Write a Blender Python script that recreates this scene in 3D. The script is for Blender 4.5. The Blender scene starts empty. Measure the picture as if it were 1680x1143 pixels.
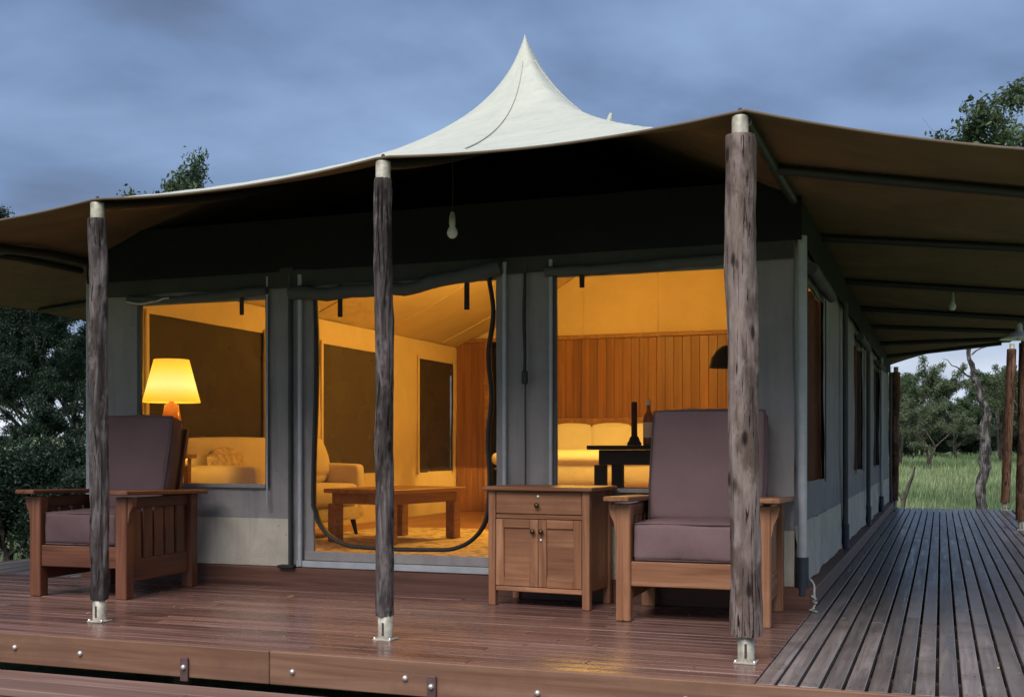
import bpy, bmesh, math, random
import numpy as np
from mathutils import Vector, Matrix, noise as mnoise

R = math.radians
scene = bpy.context.scene
C = scene.collection

# ------------------------------------------------------------------ camera
TH = R(20.4)
CAM = Vector((0.774, -4.897, 0.90))
cam_data = bpy.data.cameras.new('camera')
cam_data.sensor_width = 36.0
cam_data.lens = 1892.0 / 1680.0 * 36.0
cam_data.shift_y = 166.5 / 1680.0
cam_data.clip_start = 0.05
cam_data.clip_end = 3000.0
cam = bpy.data.objects.new('camera', cam_data)
C.objects.link(cam)
cam.location = CAM
cam.rotation_euler = (R(90), 0, TH)
scene.camera = cam

# ------------------------------------------------------------------ sky, sun, exposure
SUN_AZ = Vector((-0.05, -1.0, 0)).normalized()      # the bright evening side lies behind the camera
SUN_EL = R(50)
world = bpy.data.worlds.new('World')
scene.world = world
world.use_nodes = True


def build_world():
    nt = world.node_tree
    N = nt.nodes
    L = nt.links
    N.clear()
    out = N.new('ShaderNodeOutputWorld')
    bg = N.new('ShaderNodeBackground')
    bg.inputs['Strength'].default_value = 1.0
    sky = N.new('ShaderNodeTexSky')
    sky.sky_type = 'NISHITA'
    sky.sun_disc = False
    sky.sun_elevation = SUN_EL
    sky.sun_rotation = math.atan2(SUN_AZ.x, SUN_AZ.y)
    sky.air_density = 1.4
    sky.dust_density = 1.0
    sky.ozone_density = 3.0
    sc = N.new('ShaderNodeVectorMath')
    sc.operation = 'SCALE'
    sc.inputs['Scale'].default_value = 0.055
    L.new(sky.outputs[0], sc.inputs[0])
    tc = N.new('ShaderNodeTexCoord')
    sep = N.new('ShaderNodeSeparateXYZ')
    L.new(tc.outputs['Generated'], sep.inputs[0])
    add = N.new('ShaderNodeMath')
    add.operation = 'ADD'
    add.inputs[1].default_value = 0.22
    mx0 = N.new('ShaderNodeMath')
    mx0.operation = 'MAXIMUM'
    mx0.inputs[1].default_value = 0.0
    L.new(sep.outputs['Z'], mx0.inputs[0])
    L.new(mx0.outputs[0], add.inputs[0])
    comb = N.new('ShaderNodeCombineXYZ')
    for ax in 'XY':
        dv = N.new('ShaderNodeMath')
        dv.operation = 'DIVIDE'
        L.new(sep.outputs[ax], dv.inputs[0])
        L.new(add.outputs[0], dv.inputs[1])
        L.new(dv.outputs[0], comb.inputs[ax])
    n1 = N.new('ShaderNodeTexNoise')
    n1.inputs['Scale'].default_value = 1.2
    n1.inputs['Detail'].default_value = 6
    n1.inputs['Roughness'].default_value = 0.5
    n1.inputs['Distortion'].default_value = 0.15
    L.new(comb.outputs[0], n1.inputs['Vector'])
    ramp = N.new('ShaderNodeValToRGB')
    e = ramp.color_ramp.elements
    e[0].position = 0.30
    e[0].color = (0.090, 0.118, 0.190, 1)
    e[1].position = 0.60
    e[1].color = (0.275, 0.395, 0.620, 1)
    m = e.new(0.43)
    m.color = (0.158, 0.235, 0.405, 1)
    L.new(n1.outputs['Fac'], ramp.inputs[0])
    mix = N.new('ShaderNodeMixRGB')
    mix.inputs[0].default_value = 0.85
    L.new(sc.outputs[0], mix.inputs[1])
    L.new(ramp.outputs[0], mix.inputs[2])
    # pale break in the cloud along the whole horizon
    mr = N.new('ShaderNodeMapRange')
    mr.interpolation_type = 'SMOOTHSTEP'
    mr.inputs['From Min'].default_value = 0.115
    mr.inputs['From Max'].default_value = 0.03
    L.new(sep.outputs['Z'], mr.inputs['Value'])
    n2 = N.new('ShaderNodeTexNoise')
    n2.inputs['Scale'].default_value = 3.0
    n2.inputs['Detail'].default_value = 5
    mp = N.new('ShaderNodeMapping')
    mp.inputs['Scale'].default_value = (1, 1, 5)
    L.new(tc.outputs['Generated'], mp.inputs[0])
    L.new(mp.outputs[0], n2.inputs['Vector'])
    r2 = N.new('ShaderNodeMapRange')
    r2.inputs['From Min'].default_value = 0.26
    r2.inputs['From Max'].default_value = 0.52
    L.new(n2.outputs['Fac'], r2.inputs['Value'])
    ml = N.new('ShaderNodeMath')
    ml.operation = 'MULTIPLY'
    L.new(mr.outputs[0], ml.inputs[0])
    L.new(r2.outputs[0], ml.inputs[1])
    mix2 = N.new('ShaderNodeMixRGB')
    L.new(ml.outputs[0], mix2.inputs[0])
    L.new(mix.outputs[0], mix2.inputs[1])
    mix2.inputs[2].default_value = (0.74, 0.80, 0.90, 1)
    L.new(mix2.outputs[0], bg.inputs['Color'])
    L.new(bg.outputs[0], out.inputs[0])


build_world()
sun_data = bpy.data.lights.new('sun', 'SUN')
sun_data.energy = 3.8
sun_data.angle = R(45)
sun_data.color = (1.0, 0.93, 0.87)
sun = bpy.data.objects.new('sun', sun_data)
C.objects.link(sun)
to_sun = Vector((SUN_AZ.x * math.cos(SUN_EL), SUN_AZ.y * math.cos(SUN_EL), math.sin(SUN_EL)))
sun.rotation_euler = (-to_sun).to_track_quat('-Z', 'Y').to_euler()
sun.location = to_sun * 60
vs = scene.view_settings
vs.view_transform = 'Standard'
vs.look = 'None'
vs.exposure = 0.32
vs.gamma = 1.0
vs.use_curve_mapping = False
scene.cycles.use_denoising = True
scene.cycles.max_bounces = 8
scene.cycles.transparent_max_bounces = 16
scene.cycles.sample_clamp_indirect = 4.0


# ------------------------------------------------------------------ helpers: materials
class NT:
    def __init__(s, name):
        s.m = bpy.data.materials.new(name)
        s.m.use_nodes = True
        s.t = s.m.node_tree
        s.b = s.t.nodes['Principled BSDF']
        s.out = s.t.nodes['Material Output']

    def n(s, kind, **kw):
        x = s.t.nodes.new('ShaderNode' + kind)
        for k, v in kw.items():
            if hasattr(x, k):
                setattr(x, k, v)
            else:
                x.inputs[k.replace('_', ' ')].default_value = v
        return x

    def l(s, a, b):
        s.t.links.new(a, b)

    def coords(s, scale, rand=True):
        tc = s.n('TexCoord')
        mp = s.n('Mapping')
        mp.inputs['Scale'].default_value = scale
        s.l(tc.outputs['Object'], mp.inputs[0])
        if rand:
            oi = s.n('ObjectInfo')
            ml = s.n('Math', operation='MULTIPLY')
            ml.inputs[1].default_value = 37.0
            s.l(oi.outputs['Random'], ml.inputs[0])
            s.l(ml.outputs[0], mp.inputs['Location'])
        return mp.outputs[0]

    def noise(s, vec, scale=1.0, detail=4, rough=0.55, dist=0.0):
        x = s.n('TexNoise')
        x.inputs['Scale'].default_value = scale
        x.inputs['Detail'].default_value = detail
        x.inputs['Roughness'].default_value = rough
        x.inputs['Distortion'].default_value = dist
        s.l(vec, x.inputs['Vector'])
        return x.outputs['Fac']

    def ramp(s, fac, stops):
        r = s.n('ValToRGB')
        e = r.color_ramp.elements
        e[0].position, e[0].color = stops[0][0], (*stops[0][1], 1)
        e[1].position, e[1].color = stops[-1][0], (*stops[-1][1], 1)
        for p, c in stops[1:-1]:
            q = e.new(p)
            q.color = (*c, 1)
        s.l(fac, r.inputs[0])
        return r.outputs[0]

    def mixc(s, fac, a, b, mode='MIX'):
        x = s.n('MixRGB', blend_type=mode)
        for i, v in ((0, fac), (1, a), (2, b)):
            if hasattr(v, 'links'):
                s.l(v, x.inputs[i])
            else:
                x.inputs[i].default_value = v if i == 0 else (*v, 1)
        return x.outputs[0]

    def rng(s, fac, a, b, c, d):
        x = s.n('MapRange')
        for k, v in zip(('From Min', 'From Max', 'To Min', 'To Max'), (a, b, c, d)):
            x.inputs[k].default_value = v
        s.l(fac, x.inputs['Value'])
        return x.outputs[0]

    def bump(s, h, strength=0.3, dist=0.01):
        x = s.n('Bump')
        x.inputs['Strength'].default_value = strength
        x.inputs['Distance'].default_value = dist
        s.l(h, x.inputs['Height'])
        s.l(x.outputs[0], s.b.inputs['Normal'])


def wood(name, dark, mid, light, axis='X', rough=(0.4, 0.65), bump=0.25, fine=1.0, vary=0.35, spec=0.4, wear=None):
    k = NT(name)
    lo, hi = 1.1 * fine, 26.0 * fine
    sc = {'X': (lo, hi, hi), 'Y': (hi, lo, hi), 'Z': (hi, hi, lo)}[axis]
    v = k.coords(sc)
    g = k.noise(v, 1.0, 6, 0.6, 0.6)
    col = k.ramp(g, [(0.28, dark), (0.5, mid), (0.75, light)])
    v2 = k.coords(tuple(x * 0.16 for x in sc))
    big = k.noise(v2, 1.4, 3, 0.5)
    col = k.mixc(k.rng(big, 0.35, 0.7, 0.0, 0.55), col, dark)
    oi = k.n('ObjectInfo')
    hs = k.n('HueSaturation')
    k.l(k.rng(oi.outputs['Random'], 0, 1, 1 - vary, 1 + vary), hs.inputs['Value'])
    k.l(col, hs.inputs['Color'])
    col = hs.outputs[0]
    if wear:
        v3 = k.coords((2.3, 2.3, 2.3))
        w = k.noise(v3, 1.0, 5, 0.65)
        col = k.mixc(k.rng(w, 0.48, 0.66, 0.0, 0.7), col, wear)
    k.l(col, k.b.inputs['Base Color'])
    k.l(k.rng(g, 0.3, 0.7, rough[0], rough[1]), k.b.inputs['Roughness'])
    k.b.inputs['Specular IOR Level'].default_value = spec
    k.bump(g, bump, 0.004)
    return k.m


def canvas(name, col, rough=0.8, var=0.2, bump=0.35, transl=0.0, dirt=None, bd=0.008):
    k = NT(name)
    v = k.coords((1, 1, 1), rand=False)
    a = k.noise(v, 2.2, 5, 0.6, 0.4)
    c = k.mixc(k.rng(a, 0.3, 0.7, 0, 1), tuple(x * (1 - var) for x in col), tuple(min(1, x * (1 + var)) for x in col))
    if dirt:
        mpz = k.coords((9, 9, 0.8), rand=False)
        d = k.noise(mpz, 1.0, 5, 0.6)
        c = k.mixc(k.rng(d, 0.5, 0.75, 0, 0.6), c, dirt)
    k.l(c, k.b.inputs['Base Color'])
    k.b.inputs['Roughness'].default_value = rough
    k.b.inputs['Specular IOR Level'].default_value = 0.25
    fine = k.noise(v, 260.0, 2, 0.6)
    wr = k.noise(k.coords((3, 3, 1.3), rand=False), 2.0, 4, 0.55, 0.8)
    s = k.n('Math', operation='MULTIPLY_ADD')
    k.l(wr, s.inputs[0])
    s.inputs[1].default_value = 6.0
    k.l(fine, s.inputs[2])
    k.bump(s.outputs[0], bump, bd)
    if transl:
        tr = k.n('BsdfTranslucent')
        k.l(c, tr.inputs['Color'])
        mx = k.n('MixShader')
        mx.inputs[0].default_value = transl
        k.l(k.b.outputs[0], mx.inputs[1])
        k.l(tr.outputs[0], mx.inputs[2])
        k.l(mx.outputs[0], k.out.inputs['Surface'])
    return k.m


def plain(name, col, rough=0.5, metal=0.0, var=0.12, scale=12.0, spec=0.5, bump=0.05):
    k = NT(name)
    v = k.coords((1, 1, 1))
    a = k.noise(v, scale, 4, 0.6)
    c = k.mixc(k.rng(a, 0.3, 0.7, 0, 1), tuple(x * (1 - var) for x in col), tuple(min(1, x * (1 + var)) for x in col))
    k.l(c, k.b.inputs['Base Color'])
    k.l(k.rng(a, 0.3, 0.7, max(0.02, rough - 0.08), min(1, rough + 0.08)), k.b.inputs['Roughness'])
    k.b.inputs['Metallic'].default_value = metal
    k.b.inputs['Specular IOR Level'].default_value = spec
    if bump:
        k.bump(a, bump, 0.004)
    return k.m


def screen_mat(name, col, cover):
    k = NT(name)
    k.b.inputs['Base Color'].default_value = (*col, 1)
    k.b.inputs['Roughness'].default_value = 0.75
    k.b.inputs['Specular IOR Level'].default_value = 0.3
    tr = k.n('BsdfTransparent')
    mx = k.n('MixShader')
    a = k.noise(k.coords((1, 1, 1), rand=False), 1.6, 3, 0.5)
    k.l(k.rng(a, 0.3, 0.7, cover * 0.8, cover * 1.2), mx.inputs[0])
    k.l(tr.outputs[0], mx.inputs[1])
    k.l(k.b.outputs[0], mx.inputs[2])
    k.l(mx.outputs[0], k.out.inputs['Surface'])
    return k.m


def leafmat(name, c1, c2, transl=0.3, nscale=2.0):
    k = NT(name)
    g = k.n('NewGeometry')
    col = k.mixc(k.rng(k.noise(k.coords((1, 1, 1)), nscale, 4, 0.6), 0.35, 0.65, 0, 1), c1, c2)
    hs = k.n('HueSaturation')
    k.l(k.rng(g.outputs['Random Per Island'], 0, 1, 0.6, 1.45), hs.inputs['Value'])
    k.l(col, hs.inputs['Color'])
    k.l(hs.outputs[0], k.b.inputs['Base Color'])
    k.b.inputs['Roughness'].default_value = 0.55
    k.b.inputs['Specular IOR Level'].default_value = 0.3
    tr = k.n('BsdfTranslucent')
    k.l(hs.outputs[0], tr.inputs['Color'])
    mx = k.n('MixShader')
    mx.inputs[0].default_value = transl
    k.l(k.b.outputs[0], mx.inputs[1])
    k.l(tr.outputs[0], mx.inputs[2])
    k.l(mx.outputs[0], k.out.inputs['Surface'])
    return k.m


def postmat(name, base, dark, light):
    k = NT(name)
    g = k.noise(k.coords((17, 17, 3.0)), 1.0, 8, 0.68, 0.8)
    col = k.ramp(g, [(0.30, dark), (0.48, base), (0.66, light)])
    p = k.noise(k.coords((9, 9, 5.0)), 1.0, 5, 0.65)
    col = k.mixc(k.rng(p, 0.52, 0.62, 0, 0.7), col, light)
    q = k.noise(k.coords((6, 6, 3.0)), 1.3, 4, 0.6)
    col = k.mixc(k.rng(q, 0.50, 0.60, 0, 0.75), col, dark)
    cr = k.noise(k.coords((34, 34, 1.6)), 1.0, 5, 0.6, 2.2)
    crk = k.rng(cr, 0.33, 0.40, 1, 0)
    col = k.mixc(crk, col, tuple(x * 0.10 for x in dark))
    kn = k.n('TexVoronoi')
    kn.inputs['Scale'].default_value = 1.0
    k.l(k.coords((11, 11, 4.5)), kn.inputs['Vector'])
    kf = k.rng(kn.outputs['Distance'], 0.10, 0.2, 0.9, 0)
    col = k.mixc(kf, col, tuple(x * 0.15 for x in dark))
    k.l(col, k.b.inputs['Base Color'])
    k.b.inputs['Roughness'].default_value = 0.88
    k.b.inputs['Specular IOR Level'].default_value = 0.2
    s = k.n('Math', operation='SUBTRACT')
    k.l(g, s.inputs[0])
    k.l(crk, s.inputs[1])
    k.bump(s.outputs[0], 1.0, 0.012)
    return k.m


def glow(name, col, strength, diff):
    k = NT(name)
    k.b.inputs['Base Color'].default_value = (*diff, 1)
    k.b.inputs['Roughness'].default_value = 0.8
    k.b.inputs['Emission Color'].default_value = (*col, 1)
    k.b.inputs['Emission Strength'].default_value = strength
    return k.m


M = {}
M['deck_front'] = wood('deck_front', (0.070, 0.032, 0.025), (0.158, 0.083, 0.067), (0.25, 0.155, 0.132), 'X', (0.15, 0.40), 0.18, 1.0, 0.28, 0.65, wear=(0.14, 0.085, 0.072))
M['deck_side'] = wood('deck_side', (0.095, 0.078, 0.072), (0.19, 0.162, 0.155), (0.29, 0.255, 0.245), 'Y', (0.22, 0.45), 0.25, 1.0, 0.32, 0.6, wear=(0.10, 0.075, 0.068))
M['fascia'] = wood('fascia', (0.10, 0.046, 0.028), (0.20, 0.105, 0.064), (0.28, 0.165, 0.11), 'X', (0.45, 0.7), 0.3, 0.7, 0.15, 0.35, wear=(0.115, 0.062, 0.042))
M['step'] = wood('step', (0.10, 0.055, 0.044), (0.19, 0.115, 0.095), (0.28, 0.195, 0.17), 'X', (0.4, 0.65), 0.25, 0.7, 0.15, 0.4)
M['joist'] = plain('joist', (0.05, 0.035, 0.026), 0.8)
for ax in 'XYZ':
    M['teak' + ax] = wood('teak_' + ax, (0.145, 0.055, 0.024), (0.335, 0.155, 0.078), (0.47, 0.25, 0.14), ax, (0.42, 0.65), 0.3, 1.1, 0.16, 0.35, wear=(0.20, 0.085, 0.042))
    M['maho' + ax] = wood('mahogany_' + ax, (0.065, 0.021, 0.010), (0.135, 0.048, 0.024), (0.19, 0.08, 0.042), ax, (0.4, 0.6), 0.18, 1.4, 0.14, 0.4)
M['tblw'] = wood('coffee_wood', (0.2, 0.09, 0.04), (0.34, 0.17, 0.08), (0.42, 0.23, 0.12), 'Y', (0.4, 0.6), 0.1, 1.2, 0.1)
M['panel'] = wood('panelling', (0.15, 0.058, 0.020), (0.27, 0.115, 0.042), (0.36, 0.17, 0.07), 'Z', (0.35, 0.55), 0.15, 0.8, 0.22, 0.45)
M['floorw'] = wood('floor_boards', (0.22, 0.10, 0.05), (0.38, 0.19, 0.09), (0.48, 0.26, 0.13), 'Y', (0.35, 0.5), 0.1, 0.8, 0.15)
M['plinth'] = wood('plinth', (0.06, 0.024, 0.016), (0.12, 0.052, 0.035), (0.17, 0.085, 0.06), 'X', (0.4, 0.65), 0.2, 0.8, 0.1, 0.4)
M['plinthY'] = wood('plinth_side', (0.06, 0.03, 0.022), (0.12, 0.065, 0.048), (0.18, 0.11, 0.085), 'Y', (0.4, 0.65), 0.2, 0.8, 0.1, 0.4)
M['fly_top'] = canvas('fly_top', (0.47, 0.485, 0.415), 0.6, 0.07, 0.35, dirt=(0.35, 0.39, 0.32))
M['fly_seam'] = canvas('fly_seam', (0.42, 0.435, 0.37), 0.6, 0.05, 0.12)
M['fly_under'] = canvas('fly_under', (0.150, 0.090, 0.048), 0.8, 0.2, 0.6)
M['wall'] = canvas('wall_canvas', (0.295, 0.272, 0.270), 0.8, 0.14, 0.6, dirt=(0.20, 0.195, 0.19), bd=0.014)
M['wall_in'] = canvas('liner_canvas', (0.66, 0.52, 0.33), 0.85, 0.08, 0.35)
M['skirt'] = canvas('skirt_canvas', (0.53, 0.49, 0.41), 0.75, 0.15, 0.6, dirt=(0.30, 0.275, 0.225), bd=0.010)
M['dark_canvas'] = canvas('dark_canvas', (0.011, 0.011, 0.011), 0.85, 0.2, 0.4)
M['eave_shade_band'] = canvas('eave_shade_canvas', (0.055, 0.053, 0.05), 0.85, 0.2, 0.6)  # dark grey that paints the shade at the head of the wall
M['roll'] = canvas('rolled_canvas', (0.085, 0.088, 0.088), 0.85, 0.2, 0.5)
M['hem_pale'] = canvas('pale_hem', (0.42, 0.41, 0.38), 0.8, 0.15, 0.2)
M['hem_tan'] = canvas('tan_hem', (0.13, 0.095, 0.065), 0.8, 0.15, 0.2)
M['strap'] = plain('strap_webbing', (0.022, 0.012, 0.012), 0.85, bump=0.2)
M['zip'] = plain('zip_tape', (0.012, 0.012, 0.013), 0.6, bump=0.2)
M['blind'] = canvas('brown_blind', (0.16, 0.10, 0.06), 0.85, 0.15, 0.4)
M['curtain'] = canvas('curtain_cloth', (0.075, 0.034, 0.016), 0.85, 0.4, 0.3, transl=0.16)
M['steel'] = plain('rafter_paint', (0.018, 0.019, 0.02), 0.55, 0.0)
M['pole'] = plain('pole_grey', (0.33, 0.35, 0.37), 0.5, 0.0, 0.12)
M['boot'] = plain('pole_boot', (0.02, 0.028, 0.042), 0.5)
M['galv'] = plain('painted_steel', (0.36, 0.34, 0.28), 0.5, 0.1, 0.4, 22)
M['bolt'] = plain('galvanised_bolt', (0.62, 0.60, 0.56), 0.35, 0.8, 0.1)
M['bracket'] = plain('bracket_rust', (0.10, 0.055, 0.055), 0.6, 0.3, 0.25)
M['cord'] = plain('rope', (0.36, 0.35, 0.32), 0.9)
M['post_grey'] = postmat('post_grey', (0.178, 0.136, 0.122), (0.070, 0.047, 0.040), (0.255, 0.205, 0.187))
M['post_dark'] = postmat('post_dark', (0.062, 0.050, 0.049), (0.018, 0.013, 0.012), (0.175, 0.15, 0.15))
M['post_brown'] = postmat('post_brown', (0.16, 0.075, 0.045), (0.05, 0.022, 0.014), (0.24, 0.14, 0.095))
M['cushion'] = canvas('cushion_cloth', (0.165, 0.104, 0.108), 0.8, 0.12, 0.5, bd=0.006)
M['cushion_dark'] = canvas('cushion_cloth_dark', (0.085, 0.052, 0.056), 0.8, 0.12, 0.5, bd=0.006)
M['piping'] = plain('piping', (0.06, 0.038, 0.04), 0.8)
M['brass'] = plain('dark_brass', (0.09, 0.055, 0.03), 0.4, 0.7)
M['plate'] = plain('lock_plate', (0.6, 0.57, 0.5), 0.35, 0.7)
M['screen'] = screen_mat('insect_mesh', (0.05, 0.045, 0.04), 0.16)
M['screen_dark'] = screen_mat('insect_mesh_dark', (0.06, 0.045, 0.032), 0.80)
M['screen_dense'] = screen_mat('insect_mesh_dense', (0.10, 0.08, 0.06), 0.78)
M['sofa'] = canvas('sofa_cloth', (0.62, 0.50, 0.34), 0.85, 0.08, 0.3)
M['linen'] = canvas('bed_linen', (0.82, 0.80, 0.74), 0.85, 0.05, 0.35)
M['pillow_print'] = plain('printed_cotton', (0.55, 0.40, 0.24), 0.85, 0.0, 0.45, 26.0, 0.2, 0.3)
M['ink'] = plain('black_lacquer', (0.012, 0.011, 0.010), 0.75, spec=0.2)
M['rug'] = NT('rug').m
M['shade'] = NT('unused').m
M['bulb_lit'] = glow('bulb_lit', (1.0, 0.6, 0.15), 6.0, (0.8, 0.8, 0.8))
M['amber'] = plain('amber_glaze', (0.62, 0.20, 0.05), 0.2, 0.0, 0.15)
M['bulb'] = plain('white_bulb', (0.62, 0.62, 0.6), 0.25, 0.0, 0.03)
M['enamel'] = plain('white_enamel', (0.78, 0.80, 0.82), 0.3, 0.0, 0.04)
M['label'] = plain('paper_label', (0.7, 0.62, 0.5), 0.7)
M['bottle'] = plain('bottle_glass', (0.22, 0.09, 0.03), 0.12)
M['bark'] = postmat('bark', (0.075, 0.06, 0.05), (0.03, 0.024, 0.02), (0.14, 0.12, 0.10))
M['bark_pale'] = postmat('bark_pale', (0.10, 0.095, 0.09), (0.03, 0.028, 0.027), (0.24, 0.23, 0.22))
M['bark_dead'] = postmat('bark_dead', (0.07, 0.062, 0.058), (0.018, 0.015, 0.014), (0.26, 0.25, 0.24))
M['leaf'] = leafmat('leaf', (0.055, 0.085, 0.036), (0.085, 0.12, 0.055))
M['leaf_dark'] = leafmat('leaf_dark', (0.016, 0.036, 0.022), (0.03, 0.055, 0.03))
M['leaf_pale'] = leafmat('leaf_pale', (0.10, 0.125, 0.07), (0.13, 0.16, 0.09))
M['litter'] = leafmat('dry_leaf', (0.20, 0.13, 0.06), (0.32, 0.24, 0.14), 0.1)
M['grass'] = leafmat('grass_blade', (0.11, 0.20, 0.075), (0.28, 0.33, 0.17), 0.25, 0.35)


def rug_nodes():
    k = NT('rug_weave')
    v = k.coords((1, 1, 1), rand=False)
    vo = k.n('TexVoronoi')
    vo.inputs['Scale'].default_value = 5.0
    k.l(v, vo.inputs['Vector'])
    nz = k.noise(v, 16.0, 4, 0.6)
    c = k.ramp(nz, [(0.35, (0.24, 0.15, 0.09)), (0.5, (0.6, 0.48, 0.33)), (0.65, (0.72, 0.62, 0.46))])
    c = k.mixc(k.rng(vo.outputs['Distance'], 0.05, 0.12, 0.7, 0), c, (0.2, 0.1, 0.06))
    k.l(c, k.b.inputs['Base Color'])
    k.b.inputs['Roughness'].default_value = 0.95
    k.bump(nz, 0.4, 0.01)
    return k.m


M['rug'] = rug_nodes()


def shade_nodes():
    """lit cloth shade: brightest round the bulb, deeper towards both rims"""
    k = NT('lamp_shade_cloth')
    tc = k.n('TexCoord')
    sp = k.n('SeparateXYZ')
    k.l(tc.outputs['Generated'], sp.inputs[0])
    c = k.ramp(sp.outputs['Z'], [(0.0, (0.95, 0.40, 0.015)), (0.12, (1.0, 0.55, 0.03)), (0.40, (1.0, 0.86, 0.26)), (0.8, (1.0, 0.60, 0.04)), (1.0, (0.9, 0.42, 0.02))])
    nz = k.noise(k.coords((1, 1, 1), rand=False), 90, 3, 0.6)
    c = k.mixc(k.rng(nz, 0.3, 0.7, 0.0, 0.25), c, (0.85, 0.42, 0.02))
    k.l(c, k.b.inputs['Emission Color'])
    k.b.inputs['Emission Strength'].default_value = 1.05
    k.b.inputs['Base Color'].default_value = (0.7, 0.55, 0.3, 1)
    k.b.inputs['Roughness'].default_value = 0.85
    return k.m


M['shade'] = shade_nodes()


def ground_nodes():
    k = NT('grassland')
    v = k.coords((1, 1, 1), rand=False)
    a = k.noise(v, 0.12, 5, 0.6, 0.5)
    b = k.noise(v, 3.5, 6, 0.7)
    c = k.ramp(b, [(0.3, (0.10, 0.16, 0.065)), (0.55, (0.16, 0.23, 0.10)), (0.75, (0.23, 0.28, 0.14))])
    c = k.mixc(k.rng(a, 0.42, 0.66, 0, 0.75), c, (0.17, 0.175, 0.085))
    k.l(c, k.b.inputs['Base Color'])
    k.b.inputs['Roughness'].default_value = 0.95
    k.b.inputs['Specular IOR Level'].default_value = 0.1
    k.bump(b, 0.8, 0.08)
    return k.m


M['ground'] = ground_nodes()


# ------------------------------------------------------------------ helpers: geometry
class MB:
    def __init__(s):
        s.v = []
        s.f = []
        s.sm = []

    def add(s, verts, faces, smooth=False):
        o = len(s.v)
        s.v += [tuple(p) for p in verts]
        s.f += [tuple(i + o for i in q) for q in faces]
        s.sm += [smooth] * len(faces)
        return s

    def box(s, x0, x1, y0, y1, z0, z1, b=0.004, mat=None):
        c = Vector(((x0 + x1) / 2, (y0 + y1) / 2, (z0 + z1) / 2))
        return s.obox(c, ((x1 - x0) / 2, (y1 - y0) / 2, (z1 - z0) / 2), b, mat)

    def obox(s, c, h, b=0.004, rot=None):
        h = [abs(x) for x in h]
        b = min(b, min(h) * 0.45)
        idx = {}
        vs_ = []
        for sx in (-1, 1):
            for sy in (-1, 1):
                for sz in (-1, 1):
                    sg = (sx, sy, sz)
                    for a in range(3):
                        p = [sg[i] * (h[i] if i == a else h[i] - b) for i in range(3)]
                        idx[(sg, a)] = len(vs_)
                        vs_.append(Vector(p))
        fs = []
        for a in range(3):
            o1, o2 = [i for i in range(3) if i != a]
            for sg in (-1, 1):
                q = []
                for (p, r) in ((-1, -1), (1, -1), (1, 1), (-1, 1)):
                    t = [0, 0, 0]
                    t[a] = sg
                    t[o1] = p
                    t[o2] = r
                    q.append(idx[(tuple(t), a)])
                fs.append(q)
        for a in range(3):
            o1, o2 = [i for i in range(3) if i != a]
            for p in (-1, 1):
                for r in (-1, 1):
                    q = []
                    for (sg, ax) in ((-1, o1), (1, o1), (1, o2), (-1, o2)):
                        t = [0, 0, 0]
                        t[a] = sg
                        t[o1] = p
                        t[o2] = r
                        q.append(idx[(tuple(t), ax)])
                    fs.append(q)
        for sx in (-1, 1):
            for sy in (-1, 1):
                for sz in (-1, 1):
                    fs.append([idx[((sx, sy, sz), a)] for a in range(3)])
        out = []
        for q in fs:
            ce = sum((vs_[i] for i in q), Vector()) / len(q)
            n = (vs_[q[1]] - vs_[q[0]]).cross(vs_[q[2]] - vs_[q[1]])
            out.append(q if n.dot(ce) > 0 else q[::-1])
        if rot is not None:
            vs_ = [rot @ p for p in vs_]
        c = Vector(c)
        return s.add([p + c for p in vs_], out)

    def tube(s, pts, rad, seg=10, cap=True, flat=1.0):
        pts = [Vector(p) for p in pts]
        if not isinstance(rad, (list, tuple)):
            rad = [rad] * len(pts)
        vs_ = []
        prev = None
        for i, p in enumerate(pts):
            d = (pts[min(i + 1, len(pts) - 1)] - pts[max(i - 1, 0)]).normalized()
            if prev is None:
                ref = Vector((0, 0, 1)) if abs(d.z) < 0.9 else Vector((1, 0, 0))
                a = d.cross(ref).normalized()
            else:
                a = (prev - d * prev.dot(d)).normalized()
            prev = a
            b = d.cross(a)
            for k in range(seg):
                t = 2 * math.pi * k / seg
                vs_.append(p + a * math.cos(t) * rad[i] + b * math.sin(t) * rad[i] * flat)
        fs = []
        for i in range(len(pts) - 1):
            for k in range(seg):
                k2 = (k + 1) % seg
                fs.append((i * seg + k, i * seg + k2, (i + 1) * seg + k2, (i + 1) * seg + k))
        s.add(vs_, fs, True)
        if cap:
            n = len(pts) - 1
            s.add(vs_[:seg], [tuple(range(seg))[::-1]])
            s.add(vs_[n * seg:], [tuple(range(seg))])
        return s

    def lathe(s, prof, c=(0, 0, 0), seg=20, smooth=True):
        c = Vector(c)
        vs_ = []
        for r, z in prof:
            for k in range(seg):
                t = 2 * math.pi * k / seg
                vs_.append(c + Vector((r * math.cos(t), r * math.sin(t), z)))
        fs = []
        for i in range(len(prof) - 1):
            for k in range(seg):
                k2 = (k + 1) % seg
                fs.append((i * seg + k, i * seg + k2, (i + 1) * seg + k2, (i + 1) * seg + k))
        return s.add(vs_, fs, smooth)

    def grid(s, fn, us, vs2, flip=False, smooth=True):
        vv = [fn(u, w) for u in us for w in vs2]
        n = len(vs2)
        fs = []
        for i in range(len(us) - 1):
            for j in range(n - 1):
                q = (i * n + j, (i + 1) * n + j, (i + 1) * n + j + 1, i * n + j + 1)
                fs.append(q[::-1] if flip else q)
        return s.add(vv, fs, smooth)

    def mesh(s, name, mat):
        me = bpy.data.meshes.new(name)
        me.from_pydata(s.v, [], s.f)
        me.polygons.foreach_set('use_smooth', s.sm)
        if mat:
            me.materials.append(mat)
        me.update()
        return me

    def build(s, name, mat, parent=None, loc=None):
        return obj(name, s.mesh(name, mat), parent, loc)


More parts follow.
